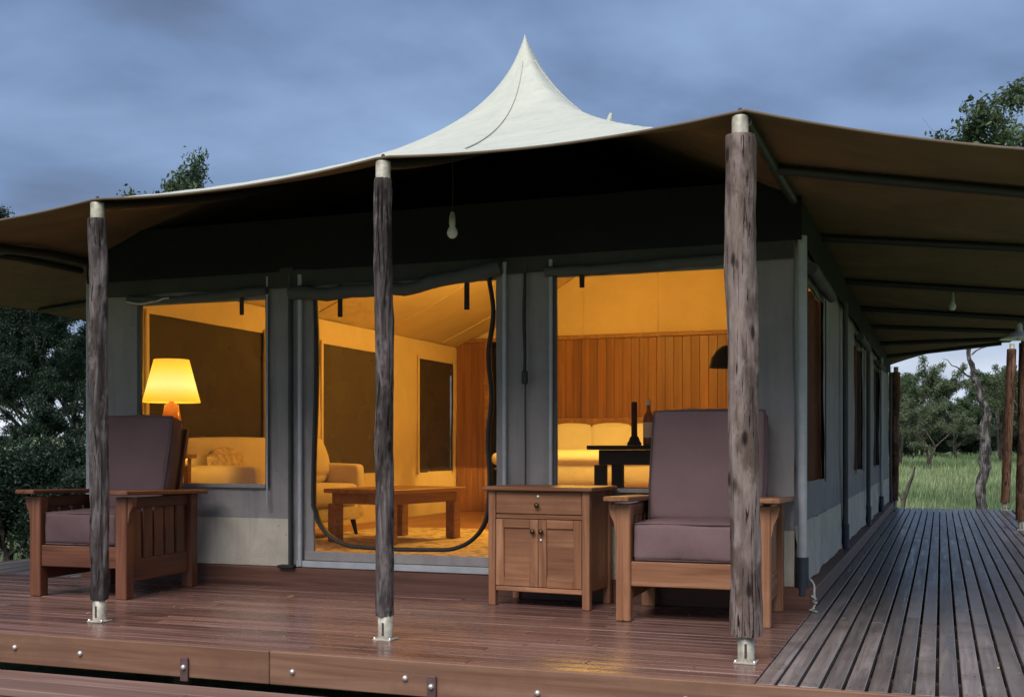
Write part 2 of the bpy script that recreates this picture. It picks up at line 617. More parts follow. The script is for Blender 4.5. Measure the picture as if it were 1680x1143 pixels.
def obj(name, me, parent=None, loc=None, rz=0.0):
    o = bpy.data.objects.new(name, me)
    C.objects.link(o)
    if parent is not None:
        o.parent = parent
    if loc is not None:
        o.location = loc
    if rz:
        o.rotation_euler = (0, 0, rz)
    return o


def softbox(h, r, n=9, puff=0.0, wrinkle=0.0, seed=0):
    """a stuffed cushion: a rounded box whose faces swell a little"""
    bm = bmesh.new()
    h = Vector(h)
    inner = Vector([max(x - r, 0.001) for x in h])
    for a in range(3):
        o1, o2 = [i for i in range(3) if i != a]
        for sg in (-1, 1):
            g = []
            for i in range(n + 1):
                row = []
                for j in range(n + 1):
                    p = [0, 0, 0]
                    p[a] = sg * h[a]
                    u = -math.cos(math.pi * i / n)
                    w = -math.cos(math.pi * j / n)
                    p[o1] = u * h[o1]
                    p[o2] = w * h[o2]
                    q = Vector(p)
                    ci = Vector([max(-inner[k], min(inner[k], q[k])) for k in range(3)])
                    d = q - ci
                    q = ci + d.normalized() * r if d.length > 1e-6 else q
                    q[a] += sg * puff * (1 - u * u) * (1 - w * w)
                    if wrinkle:
                        nz = mnoise.noise(Vector((q.x * 5 + seed, q.y * 5, q.z * 5))) + 0.7 * mnoise.noise(Vector((q.x * 16 + q.z * 8 + seed, q.y * 9, q.z * 7)))
                        q += q.normalized() * nz * wrinkle
                    row.append(bm.verts.new(q))
                g.append(row)
            for i in range(n):
                for j in range(n):
                    bm.faces.new((g[i][j], g[i + 1][j], g[i + 1][j + 1], g[i][j + 1]))
    bmesh.ops.remove_doubles(bm, verts=bm.verts, dist=1e-4)
    bmesh.ops.recalc_face_normals(bm, faces=bm.faces)
    for f in bm.faces:
        f.smooth = True
    return bm


def bmobj(name, bm, mat, parent=None, loc=None, rot=None):
    me = bpy.data.meshes.new(name)
    bm.to_mesh(me)
    bm.free()
    me.materials.append(mat)
    o = obj(name, me, parent, loc)
    if rot:
        o.rotation_euler = rot
    return o


def tag(o, label=None, cat=None, group=None, kind=None):
    for k, v in (('label', label), ('category', cat), ('group', group), ('kind', kind)):
        if v:
            o[k] = v
    return o


def thing(name, label, cat, loc=(0, 0, 0), rz=0.0, group=None):
    o = bpy.data.objects.new(name, None)
    o.empty_display_size = 0.1
    C.objects.link(o)
    o.location = loc
    o.rotation_euler = (0, 0, rz)
    return tag(o, label, cat, group)


def pix(px, py, d):
    """a point at camera depth d on the sight line of a pixel, used only to read positions off the photograph"""
    r = (px - 840) / 1892 * d
    return Vector((CAM.x + r * math.cos(TH) - d * math.sin(TH), CAM.y + r * math.sin(TH) + d * math.cos(TH), CAM.z + (738 - py) / 1892 * d))


rnd = random.Random(7)


# ------------------------------------------------------------------ ground
def gz(x, y):
    d = math.hypot(x - CAM.x, y - CAM.y)
    t = max(0.0, min(1.0, (d - 19) / 45))
    t = t * t * (3 - 2 * t)
    far = max(0.0, d - 60) * 0.012
    und = 0.12 * mnoise.noise(Vector((x * 0.07, y * 0.07, 3))) * min(1, max(0, (d - 12) / 20))
    return -0.62 + 1.05 * t + far + und


def make_ground():
    mb = MB()
    ax = [-900, -500, -280, -160] + [-110 + 5 * i for i in range(45)] + [160, 280, 500, 900]
    ay = [-300, -160, -80] + [-40 + 4 * i for i in range(36)] + [130, 180, 260, 400, 700, 1200]
    mb.grid(lambda x, y: (x, y, gz(x, y)), ax, ay)
    g = mb.build('ground', M['ground'])
    tag(g, kind='structure')


make_ground()

# ------------------------------------------------------------------ deck
deck = thing('deck', None, None)
deck['kind'] = 'structure'
FRONT = -0.43


def plank(x0, x1, y0, y1, mat, z1=0.0, th=0.032, name='board', b=0.003):
    cx, cy = (x0 + x1) / 2, (y0 + y1) / 2
    mb = MB()
    mb.obox((0, 0, 0), ((x1 - x0) / 2, (y1 - y0) / 2, th / 2), b)
    o = mb.build(name, mat, deck, (cx, cy, z1 - th / 2 + rnd.uniform(-0.0012, 0.0012)))
    o.rotation_euler = (rnd.uniform(-1, 1) * 0.0035, 0, 0) if (x1 - x0) > (y1 - y0) else (0, rnd.uniform(-1, 1) * 0.004, 0)
    return o


y = FRONT + 0.034
pitch = 0.0825
row = 0
while y < 1.70:
    cuts = [-6.3] + [c + rnd.uniform(-0.3, 0.3) for c in ((-4.4, -1.9) if row % 2 else (-3.2, -0.9))] + [0.0965]
    y1 = min(y + pitch - 0.005, 1.705)
    for a, b in zip(cuts, cuts[1:]):
        plank(a + 0.0012, b - 0.0012, y, y1, M['deck_front'])
    y += pitch
    row += 1
x = 0.1015
i = 0
while x < 1.76:
    cuts = [FRONT + 0.034] + [c + rnd.uniform(-0.35, 0.35) for c in ((3.3, 7.6, 11.2) if i % 2 else (1.4, 5.6, 9.5))] + [14.1]
    for a, b in zip(cuts, cuts[1:]):
        plank(x, x + 0.0695, a + 0.0012, b - 0.0012, M['deck_side'])
    x += 0.0832
    i += 1
x = -6.3
while x < -4.97:
    cuts = [1.712, 4.9 + rnd.uniform(-0.5, 0.5), 9.5, 14.1]
    for a, b in zip(cuts, cuts[1:]):
        plank(x, x + 0.0695, a + 0.0012, b - 0.0012, M['deck_side'])
    x += 0.0832
MB().box(-6.33, -2.05, FRONT, FRONT + 0.032, -0.15, 0.0, 0.004).build('fascia_board', M['fascia'], deck)
fb2 = MB().box(-2.047, 1.79, FRONT, FRONT + 0.032, -0.15, 0.0, 0.004).build('fascia_board', M['fascia'], deck)
MB().box(1.778, 1.81, FRONT + 0.034, 14.1, -0.50, 0.002, 0.004).build('fascia_board', M['plinthY'], deck)  # extra depth added to shut light out below, so the board gaps stay dark
MB().box(-6.335, -6.303, FRONT + 0.034, 14.1, -0.15, 0.002, 0.004).build('fascia_board', M['plinthY'], deck)
for yy in (0.02, 0.6, 1.2, 1.65):
    MB().box(-6.29, 1.77, yy, yy + 0.045, -0.17, -0.036, 0.003).build('joist', M['joist'], deck)
for k in range(1, 9):
    yy = 1.65 + 1.5 * k
    MB().box(0.05, 1.77, yy, yy + 0.045, -0.17, -0.036, 0.003).build('joist', M['joist'], deck)
for xx in (-6.0, -4.4, -2.7, -1.0, 0.6, 1.65):
    for yy in (-0.25, 1.5, 6.0, 10.0, 13.8):
        MB().box(xx, xx + 0.1, yy, yy + 0.1, -0.75, -0.172, 0.004).build('stump', M['joist'], deck)
bolt_prof = [(0.0, 0.012), (0.009, 0.011), (0.013, 0.006), (0.014, 0.0)]


def facing_front(mb):
    mb.v = [(p[0], -p[2], p[1]) for p in mb.v]
    return mb


bm_ = facing_front(MB().lathe(bolt_prof, seg=10)).mesh('bolt', M['bolt'])


def photo_on_front(px, yplane):
    k = (px - 840) / 1892
    v = yplane - CAM.y
    u = (k * v * math.cos(TH) - v * math.sin(TH)) / (math.cos(TH) + k * math.sin(TH))
    return CAM.x + u


for px, dz in ((25, -0.07), (132, -0.075), (480, -0.085), (665, -0.075), (882, -0.095), (1125, -0.075)):
    obj('bolt', bm_, deck, (photo_on_front(px, FRONT), FRONT - 0.001, dz))

# a low step hangs from the deck front on two steel straps
step = thing('deck_step', 'long low plank step hung in front of the deck edge', 'step', (-1.6, -0.7, -0.3))
def stepbox(n, *a, mat='step'):
    mb = MB().box(*a)
    mb.v = [(p[0] + 1.6, p[1] + 0.7, p[2] + 0.3) for p in mb.v]
    return mb.build(n, M[mat], step)
stepbox('tread', -6.2, -2.3, -0.855, -0.675, -0.20, -0.165)
stepbox('tread', -2.296, 1.6, -0.855, -0.675, -0.20, -0.1655)
stepbox('tread', -6.2, -3.5, -0.67, -0.505, -0.20, -0.1645)
stepbox('tread', -3.496, 1.6, -0.67, -0.505, -0.20, -0.165)
stepbox('riser', -6.2, 1.6, -0.85, -0.82, -0.34, -0.201, mat='fascia')
for px in (302, 708):
    xb = photo_on_front(px, FRONT - 0.01)
    stepbox('bracket', xb - 0.021, xb + 0.021, FRONT - 0.014, FRONT - 0.003, -0.165, -0.055, mat='bracket')
    bo = obj('bolt', bm_, step, (xb + 1.6, FRONT - 0.0145 + 0.7, -0.10 + 0.3))
for xb in (-5.9, -3.9, -1.6, 0.4, 1.4):
    stepbox('support', xb - 0.04, xb + 0.04, -0.8, -0.51, -0.75, -0.203, mat='joist')


# ------------------------------------------------------------------ tent: the fly roof
XL, XR, YF, YB = -4.85, 0.0, 1.75, 13.9
P1, P2 = (-2.405, 3.95, 4.285), (-2.405, 6.45, 4.10)
OX0, OX1, OY1 = -6.55, 1.70, 14.2
FRONT_POSTS = [(OX0, 2.02), (-5.06, 2.15), (-3.37, 2.216), (-1.70, 2.288), (0.0, 2.333), (OX1, 1.985)]


def front_edge(x):
    for (a, za), (b, zb) in zip(FRONT_POSTS, FRONT_POSTS[1:]):
        if x <= b + 1e-6:
            t = max(0, min(1, (x - a) / (b - a)))
            return za + (zb - za) * t - 0.045 * 4 * t * (1 - t)
    return FRONT_POSTS[-1][1]


def side_z(right, y):
    base = 2.333 if right else 2.26
    if not right:
        w = max(0, 1 - y / 1.2)
        return base + (front_edge(XL) - base) * w
    return base - 0.10 * max(0, min(1, (y - 9) / 5))


def one_peak(x, y, P):
    dx, dy = x - P[0], y - P[1]
    ex = (XR - P[0]) if dx > 0 else (P[0] - XL)
    ey = (OY1 - P[1]) if dy > 0 else P[1]
    tx, ty = abs(dx) / ex, abs(dy) / ey
    p = 12.0
    t = min(1.0, (tx ** p + ty ** p) ** (1 / p)) if tx + ty > 0 else 0
    tm = max(tx, ty, 1e-6)
    bx, by = P[0] + dx / tm, P[1] + dy / tm
    w = 0.745 - 0.365 * max(0, min(1, 0.5 + 0.5 * dx / (math.hypot(dx, dy) + 1e-6)))
    b = 0.036
    phi = w * (1 - math.log(1 + t / b) / math.log(1 + 1 / b)) + (1 - w) * (1 - t) ** 1.1
    zs = side_z(dx > 0, by)
    zf = front_edge(bx) if dy < 0 else 2.25
    ww = max(0, min(1, 0.5 + (tx - ty) / (tm * 0.12)))
    ez = zf * (1 - ww) + zs * ww
    return ez + (P[2] - ez) * phi


RAFT = [0.93, 2.9, 5.0, 6.95, 8.75, 10.6, 12.4, OY1]


def wing_sag(y):
    prev = 0.0
    for r in RAFT:
        if y <= r + 1e-6:
            t = (y - prev) / (r - prev)
            return 0.022 * 4 * t * (1 - t)
        prev = r
    return 0.0


def outer_z(right, y):
    if right:
        if y < 3:
            return 1.985 + 0.155 * (y / 3)
        return 2.14 + 0.42 * max(0, min(1, (y - 6.0) / 8.2)) ** 1.6
    return 2.02 + 0.09 * min(1, y / 2.5)


def fly_z(x, y):
    if XL <= x <= XR:
        return max(one_peak(x, y, P1), one_peak(x, y, P2))
    right = x > XR
    s = (x - XR) / (OX1 - XR) if right else (XL - x) / (XL - OX0)
    zi = fly_z(XR if right else XL, y)
    lin = zi + (outer_z(right, y) - zi) * s
    if y < 1.0:
        w = 1 - y
        lin = lin * (1 - w) + front_edge(x) * w
    arch = 0.0
    if right and y > 12.4:
        arch = 0.07 * 4 * s * (1 - s) * (y - 12.4) / 1.8
    return lin - wing_sag(y) * min(1, s * 3) * (0.6 + 0.4 * s) + arch


tent = thing('safari_tent', 'large grey canvas safari tent with pale peaked fly roof, lit inside', 'tent', (0, 0, 0))


def make_fly():
    xs = sorted(set([round(OX0 + (XL - OX0) * i / 10, 4) for i in range(11)] + [round(XL + (P1[0] - XL) * (1 - (1 - i / 34) ** 1.7), 4) for i in range(35)]
                    + [round(P1[0] + (XR - P1[0]) * (i / 34) ** 1.7, 4) for i in range(35)] + [round(XR + OX1 * i / 12, 4) for i in range(13)]))
    ys = sorted(set([round(P1[1] * (1 - (1 - i / 50) ** 0.6), 4) if False else round(P1[1] - P1[1] * (i / 50) ** 1.5, 4) for i in range(51)]
                    + [round(P1[1] + 1.25 * (i / 20) ** 1.5, 4) for i in range(21)] + [round(P2[1] - 1.25 * (i / 16) ** 1.5, 4) for i in range(17)]
                    + [round(P2[1] + (OY1 - P2[1]) * (i / 40) ** 1.4, 4) for i in range(41)]))
    MB().grid(lambda x, y: (x, y, fly_z(x, y)), xs, ys).build('fly_sheet', M['fly_top'], tent)
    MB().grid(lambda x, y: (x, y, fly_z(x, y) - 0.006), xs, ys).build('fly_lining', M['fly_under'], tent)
    # rope hem round the edge
    edge = [(x, 0, fly_z(x, 0) - 0.003) for x in xs]
    MB().tube(edge, 0.007, 8).build('hem', M['hem_tan'], tent)
    MB().tube([(OX1, y, fly_z(OX1, y) - 0.003) for y in ys], 0.007, 8).build('hem', M['hem_tan'], tent)
    MB().tube([(x, OY1, fly_z(x, OY1) - 0.003) for x in xs if x > -0.2], 0.010, 8).build('hem', M['roll'], tent)
    MB().tube([(OX0, y, fly_z(OX0, y) - 0.003) for y in ys], 0.007, 8).build('hem', M['hem_tan'], tent)
    # welded hip seams running down from the first peak
    for ang, dl in ((-76, 3.2), (-28, 2.4), (-140, 2.6)):
        pts = []
        for k in range(2, 40):
            r = dl * k / 39
            xx, yy = P1[0] + r * math.cos(R(ang)), P1[1] + r * math.sin(R(ang))
            if yy < 0.02 or xx < XL or xx > XR:
                break
            pts.append((xx, yy, fly_z(xx, yy) + 0.006))
        MB().tube(pts, 0.0045, 6, flat=1.0).build('seam', M['fly_seam'], tent)
    MB().tube([(P2[0], P2[1], P2[2] - 0.05), (P2[0] + 0.01, P2[1], P2[2] + 0.13), (P2[0] + 0.035, P2[1], P2[2] + 0.22)], [0.06, 0.035, 0.018], 10).build('peak_cap', M['fly_top'], tent)
    # rafters
    def raft(pts, r=0.026):
        MB().tube([(x, y, fly_z(x, y) - 0.012 - r) for x, y in pts], r, 8).build('rafter', M['steel'], tent)
    for px in (-5.06, -3.37, -1.70, 0.0):
        raft([(px, 0.04 + 0.15 * k) for k in range(13)])
    for yy in RAFT[:-1]:
        raft([(0.02 + 0.14 * k, yy) for k in range(12)])
        raft([(XL - 0.02 - 0.14 * k, yy) for k in range(12)])
    raft([(0.0, 1.9 + 0.4 * k) for k in range(31)], 0.03)
    raft([(XL, 0.1 + 0.4 * k) for k in range(35)], 0.03)


make_fly()


# ------------------------------------------------------------------ tent: walls
FLOOR = 0.15
WTOP = 2.16


def wrk(a, z, s=0.0):
    n = mnoise.noise(Vector((a * 1.7 + s, z * 0.9, s))) * 0.020 + mnoise.noise(Vector((a * 5 - z * 3 + s, z * 2.0, s + 4))) * 0.008
    n += 0.018 * mnoise.noise(Vector(((a * 0.9 + z) * 9 + s, (a - z) * 1.6, s))) * max(0, min(1, 1.3 - z))
    return n


def lin(a, b, step):
    n = max(1, int(round((b - a) / step)))
    return [a + (b - a) * i / n for i in range(n + 1)]


def wall_with_holes(name, a0, a1, z0, z1, holes, place, mat, flip, step=0.06):
    mb = MB()
    cuts = sorted(set([a0, a1] + [h[0] for h in holes] + [h[1] for h in holes]))
    for p, q in zip(cuts, cuts[1:]):
        hs = sorted([h for h in holes if h[0] <= p + 1e-6 and h[1] >= q - 1e-6], key=lambda h: h[2])
        z = z0
        spans = []
        for h in hs:
            if h[2] > z + 1e-4:
                spans.append((z, h[2]))
            z = h[3]
        if z < z1 - 1e-4:
            spans.append((z, z1))
        for s0, s1 in spans:
            mb.grid(place, lin(p, q, step), lin(s0, s1, step), flip)
    return mb.build(name, mat, tent)


FW = [(-4.46, -3.44, 0.67, 1.905), (-3.09, -1.80, 0.235, 1.95), (-1.41, -0.36, 0.67, 1.945)]
LW = [(2.28, 3.87, 0.66, 1.93), (4.89, 6.2, 0.66, 1.93), (7.08, 8.08, 0.65, 1.95), (9.5, 11.0, 0.66, 1.93)]
RW = [(2.15, 3.45, 0.70, 1.93), (6.55, 7.75, 0.70, 1.93), (10.0, 11.2, 0.70, 1.93)]
wall_with_holes('front_wall', XL, XR, 0.135, WTOP, FW, lambda a, z: (a, YF + wrk(a, z), z), M['wall'], False)
wall_with_holes('front_lining', XL + 0.02, XR - 0.02, 0.135, WTOP, FW, lambda a, z: (a, YF + 0.022 + wrk(a, z), z), M['wall_in'], True, 0.12)
wall_with_holes('right_wall', YF, YB, 0.135, WTOP, RW, lambda a, z: (XR + wrk(a, z, 5), a, z), M['wall'], False)
wall_with_holes('right_lining', YF + 0.02, YB, 0.135, WTOP, RW, lambda a, z: (XR - 0.022 + wrk(a, z, 5), a, z), M['wall_in'], True, 0.15)
wall_with_holes('left_wall', YF, YB, 0.135, WTOP, LW, lambda a, z: (XL + wrk(a, z, 9), a, z), M['wall'], True, 0.1)
wall_with_holes('left_lining', YF + 0.02, YB, 0.135, WTOP, LW, lambda a, z: (XL + 0.022 + wrk(a, z, 9), a, z), M['wall_in'], False, 0.12)
MB().grid(lambda a, z: (a, YB, z), lin(XL, XR, 0.5), lin(0.135, WTOP, 0.5)).build('back_wall', M['wall'], tent)


def liner_z(x, y, off=0.0):
    d = min(x - XL, XR - x, (y - YF) * 1.0, (YB - y) * 1.0)
    d = max(0, d)
    return WTOP + off + 0.58 * d - 0.10 * math.sin(min(1, d / 2.4) * math.pi)


lx, ly = lin(XL, XR, 0.1), lin(YF, YB, 0.15)
MB().grid(lambda x, y: (x, y, liner_z(x, y) + 0.008 * mnoise.noise(Vector((x * 2, y * 2, 1)))), lx, ly, True).build('ceiling_liner', M['wall_in'], tent)
MB().grid(lambda x, y: (x, y, liner_z(x, y, 0.03)), lx, ly).build('inner_roof', M['dark_canvas'], tent)
for yy in (3.2, 4.7, 6.2, 7.7, 9.2):     # ceiling seams
    MB().tube([(x, yy, liner_z(x, yy) - 0.006) for x in lin(XL + 0.05, XR - 0.05, 0.15)], 0.008, 6).build('liner_seam', M['wall_in'], tent)
# near-black sheets standing in for the shade under the fly, front and sides
MB().grid(lambda x, z: (x, YF - 0.045 + 0.6 * wrk(x, z, 3), z), lin(XL - 0.045, XR + 0.045, 0.1), lin(WTOP - 0.085, 2.42, 0.08)).build('eave_shade_sheet', M['dark_canvas'], tent)
MB().grid(lambda x, k: (x, YF - 0.036 + 0.5 * wrk(x, k, 3), 2.10 - k * (0.125 + 0.012 * mnoise.noise(Vector((x * 2.3, 0, 5))))), lin(XL, XR, 0.08), lin(0, 1, 0.25), True).build('eave_shade_band', M['eave_shade_band'], tent)  # dark strip painting one step of the wall's fade into eave shade
MB().grid(lambda y, z: (XR + 0.045 + 0.6 * wrk(y, z, 3), y, z), lin(YF - 0.045, YB, 0.2), lin(WTOP - 0.10, 2.29, 0.08)).build('eave_shade_sheet', M['dark_canvas'], tent)
MB().grid(lambda y, z: (XL - 0.045 + 0.6 * wrk(y, z, 3), y, z), lin(YF, YB, 0.2), lin(WTOP - 0.10, 2.2, 0.08), True).build('eave_shade_sheet', M['dark_canvas'], tent)

# plinth the tent stands on
MB().box(XL - 0.1, 0.095, 1.709, 1.80, -0.02, 0.128, 0.006).build('plinth_beam', M['plinth'], tent)
MB().box(-0.06, 0.095, 1.803, YB + 0.05, -0.02, 0.098, 0.006).build('plinth_beam', M['plinthY'], tent)
MB().box(XL - 0.1, XL - 0.03, 1.803, YB + 0.05, -0.02, 0.10, 0.006).build('plinth_beam', M['plinthY'], tent)

# splash skirts, a paler band sewn along the bottom of each bay
def skirt_front(a, b):
    MB().grid(lambda x, z: (x, YF - 0.007 + wrk(x, z) - 0.012 * max(0, 0.3 - z), z), lin(a, b, 0.06), lin(0.131, 0.445, 0.05)).build('splash_skirt', M['skirt'], tent)
skirt_front(XL, -3.24)
skirt_front(-1.72, 0.0)
for a, b in ((YF, 4.83), (4.9, 8.0), (8.07, 10.85), (10.95, YB)):
    MB().grid(lambda y, z: (XR + 0.007 + wrk(y, z, 5) + 0.05 * max(0, 0.35 - z) * (0.6 + 0.4 * math.sin(y * 5)), y, z), lin(a, b, 0.08), lin(0.105, 0.47, 0.05)).build('splash_skirt', M['skirt'], tent)


def xz_sheet(name, a0, a1, z0, z1, y, mat, parent):
    return MB().grid(lambda x, z: (x, y + 0.3 * wrk(x, z, 2), z), lin(a0, a1, 0.15), lin(z0, z1, 0.15)).build(name, mat, parent)


def strap(parent, x, z0, z1, y=YF - 0.03, w=0.016):
    MB().obox((x, y, (z0 + z1) / 2), (w, 0.003, abs(z1 - z0) / 2), 0.001).build('strap', M['strap'], parent)


def roll(parent, pts, r, mat='roll', name='rolled_flap'):
    n = len(pts)
    rr = [r * (0.9 + 0.25 * mnoise.noise(Vector((i * 0.9, r * 50, 2)))) for i in range(n)]
    MB().tube(pts, rr, 12).build(name, M[mat], parent)


def wavy(x0, z0, x1, z1, y, n=16, sag=0.02, amp=0.008):
    out = []
    for i in range(n + 1):
        t = i / n
        out.append((x0 + (x1 - x0) * t, y, z0 + (z1 - z0) * t - sag * 4 * t * (1 - t) + amp * mnoise.noise(Vector((t * 6, x0, 1)))))
    return out


for k, (a, b, z0, z1) in enumerate(FW):
    nm = 'door' if k == 1 else 'window'
    w = xz_sheet(nm, a - 0.01, b + 0.01, z0 - 0.01, z1 + 0.01, YF + 0.012, M['screen'], tent)
    if k != 1:
        for q in ((a - 0.022, a + 0.004, z0 - 0.02, z1 + 0.02), (b - 0.004, b + 0.022, z0 - 0.02, z1 + 0.02)):
            MB().box(q[0], q[1], YF - 0.020, YF - 0.012, q[2], q[3], 0.002).build('hem', M['roll'], w)
        MB().box(a + 0.006, b - 0.006, YF - 0.020, YF - 0.012, z0 - 0.022, z0 + 0.004, 0.002).build('hem', M['wall'], w)
    if k == 0:
        roll(w, wavy(a - 0.06, z1 + 0.035, b + 0.03, z1 + 0.055, YF - 0.055), 0.030)
        roll(w, wavy(a - 0.055, z1 + 0.012, a + 0.30, z1 + 0.036, YF - 0.092, amp=0.012), 0.008, 'hem_pale', 'flap_edge')
        strap(w, -3.62, z1 - 0.10, z1 + 0.03)
    elif k == 1:
        roll(w, wavy(a - 0.14, z1 - 0.02, b + 0.05, z1 + 0.075, YF - 0.06, sag=0.055, amp=0.03), 0.048)
        strap(w, photo_on_front(563, YF), z1 - 0.19, z1 + 0.02, YF - 0.04, 0.017)
        strap(w, photo_on_front(770, YF), z1 - 0.18, z1 + 0.05, YF - 0.04, 0.017)
    else:
        roll(w, wavy(a - 0.05, z1 + 0.03, b + 0.05, z1 + 0.05, YF - 0.055, sag=0.012), 0.034)
        strap(w, photo_on_front(958, YF), z1 - 0.075, z1 + 0.02, YF - 0.04, 0.015)
    if k == 1:
        door = w
# door: pale frame below and beside, and the thick zip that runs round it in a U
MB().box(-3.20, -1.72, YF - 0.035, YF - 0.006, 0.132, 0.175, 0.004).build('door_sill', M['pole'], door)
MB().box(-3.14, -1.76, YF - 0.026, YF - 0.006, 0.177, 0.238, 0.004).build('door_sill', M['wall'], door)
zp = []
xl, xr, zb, rad = -3.065, -1.845, 0.275, 0.26
for i in range(16):
    t = i / 15
    zp.append((xl + 0.012 * math.sin(t * 5), YF - 0.018, 1.93 - (1.93 - zb - rad) * t))
for i in range(1, 12):
    t = math.pi / 2 * i / 12
    zp.append((xl + rad * (1 - math.cos(t)) * 1.25, YF - 0.018, zb + rad * (1 - math.sin(t))))
for i in range(0, 10):
    t = i / 9
    zp.append((xl + rad * 1.25 + (xr - xl - rad * 2.45) * t, YF - 0.018, zb - 0.006 * math.sin(t * math.pi)))
for i in range(1, 12):
    t = math.pi / 2 * i / 12
    zp.append((xr - rad * 1.2 + rad * 1.2 * math.sin(t), YF - 0.018, zb + rad * (1 - math.cos(t)) * 1.1))
for i in range(0, 26):
    t = i / 25
    zp.append((xr + 0.018 * math.sin(t * 17) * (0.4 + t) * 0.7 + 0.02 * t, YF - 0.018, zb + rad * 1.1 + (1.98 - zb - rad * 1.1) * t))
MB().tube(zp, 0.027, 8, flat=0.5).build('zip_border', M['zip'], door)


def upright(x, y, z0, z1, r, mat='pole', name='tent_pole', parent=None, sx=0.0):
    return MB().tube([(x, y, z0), (x + sx * 0.5, y, (z0 + z1) / 2), (x + sx, y, z1)], r, 12).build(name, M[mat], parent or tent)


for x, r in ((-3.17, 0.016), (-3.42, 0.007), (-1.735, 0.014), (-1.435, 0.012)):
    upright(x, YF - 0.035, 0.14 if r > 0.01 else 0.52, 2.05, r)
for x, r in ((-3.245, 0.028), (-1.60, 0.012)):
    MB().tube([(x + 0.001 * math.sin(i * 1.3), YF - 0.03, 0.14 + i * 0.12) for i in range(17)], r, 8, flat=0.35).build('fabric_seam', M['roll'], tent)
MB().tube([(-1.60 + 0.004 * math.sin(i * 0.9), YF - 0.05, 1.35 + i * 0.07) for i in range(10)], 0.009, 8).build('tie_strap', M['zip'], tent)
MB().obox((-1.595, YF - 0.055, 1.34), (0.018, 0.012, 0.04), 0.008).build('toggle', M['zip'], tent)
MB().obox((-3.26, YF - 0.05, 0.136), (0.06, 0.03, 0.010), 0.005).build('pole_foot', M['zip'], tent)
# corner and side uprights with dark blue boots
for i, yy in enumerate((YF - 0.01, 4.86, 8.03, 10.9, 13.85)):
    upright(0.045, yy, 0.12, 2.1, 0.022 if i else 0.026, 'pole' if i in (0, 3) else 'roll')
    upright(0.047, yy - 0.003, 0.085, 0.30, 0.030 if i else 0.034, 'boot', 'pole_boot')
    MB().tube([(0.05, yy + 0.09, 0.12), (0.05, yy + 0.085, 1.1), (0.03, yy + 0.09, 2.1)], 0.018, 8, flat=0.6).build('fabric_seam', M['roll'], tent)
upright(XL - 0.045, YF - 0.01, 0.12, 2.1, 0.026)
for (a, b, z0, z1) in RW:
    w = MB().grid(lambda y, z: (XR - 0.012, y, z), lin(a - 0.01, b + 0.01, 0.2), lin(z0 - 0.01, z1 + 0.01, 0.2)).build('window', M['screen'], tent)
    roll(w, [(XR + 0.055, a - 0.04 + (b - a + 0.08) * i / 12, z1 + 0.045 + 0.006 * math.sin(i)) for i in range(13)], 0.042)
    for q in ((a - 0.02, a + 0.004), (b - 0.004, b + 0.02)):
        MB().box(XR + 0.012, XR + 0.02, q[0], q[1], z0 - 0.02, z1 + 0.02, 0.002).build('hem', M['roll'], w)
    # brown curtain drawn inside the window, hanging in folds
    MB().grid(lambda y, z: (XR - 0.07 + 0.026 * math.sin(y * 30 + 2 * math.sin(y * 7)), y, z), lin(a - 0.05, b + 0.75, 0.012), lin(z0 - 0.1, z1 + 0.05, 0.2)).build('curtain', M['curtain'], w)
for (a, b, z0, z1) in LW:
    w = MB().grid(lambda y, z: (XL + 0.012, y, z), lin(a - 0.01, b + 0.01, 0.2), lin(z0 - 0.01, z1 + 0.01, 0.2), True).build('window', M['screen_dense' if 4 < a < 6 else 'screen_dark'], tent)
    for q in ((a - 0.03, a + 0.004), (b - 0.004, b + 0.03)):
        MB().box(XL + 0.03, XL + 0.045, q[0], q[1], z0 - 0.03, z1 + 0.03, 0.002).build('hem', M['wall_in'], w)
    if 4 < a < 6:      # blind added here to shut out the pale sky behind
        MB().grid(lambda y, z: (XL - 0.03 + 0.008 * math.sin(y * 16), y, z), lin(a - 0.06, b + 0.06, 0.04), [z0 - 0.05, z0 + 0.4, z1 + 0.05], True).build('blind', M['blind'], w)
    if a < 3 or 7 < a < 9:      # outer blind let down over this one
        MB().grid(lambda y, z: (XL - 0.03 + 0.008 * math.sin(y * 16), y, z), lin(a - 0.06, b + 0.06, 0.04), lin(z0 - 0.05, z1 + 0.05, 0.3), True).build('blind', M['blind'], w)
# tent floor
MB().box(XL + 0.03, XR - 0.03, YF + 0.03, YB - 0.03, 0.10, FLOOR, 0.003).build('tent_floor', M['floorw'], tent)
# rope end at the corner
rp = []
for i in range(22):
    t = i / 21
    rp.append((0.09 + 0.03 * math.sin(t * 2.6) + 0.005 * math.sin(t * 9), YF - 0.03 - 0.02 * t + 0.01 * math.sin(t * 9), 0.16 * (1 - t) + 0.02))
rope = MB().tube(rp, 0.006, 6)
rope.tube([(0.115, YF - 0.05, 0.02), (0.09, YF - 0.075, 0.012), (0.135, YF - 0.10, 0.010)], 0.005, 6)
rope.tube([(0.10, YF - 0.05, 0.09), (0.125, YF - 0.06, 0.075), (0.105, YF - 0.045, 0.06), (0.13, YF - 0.05, 0.05)], 0.007, 6)
rope.build('guy_rope', M['cord'], tent)


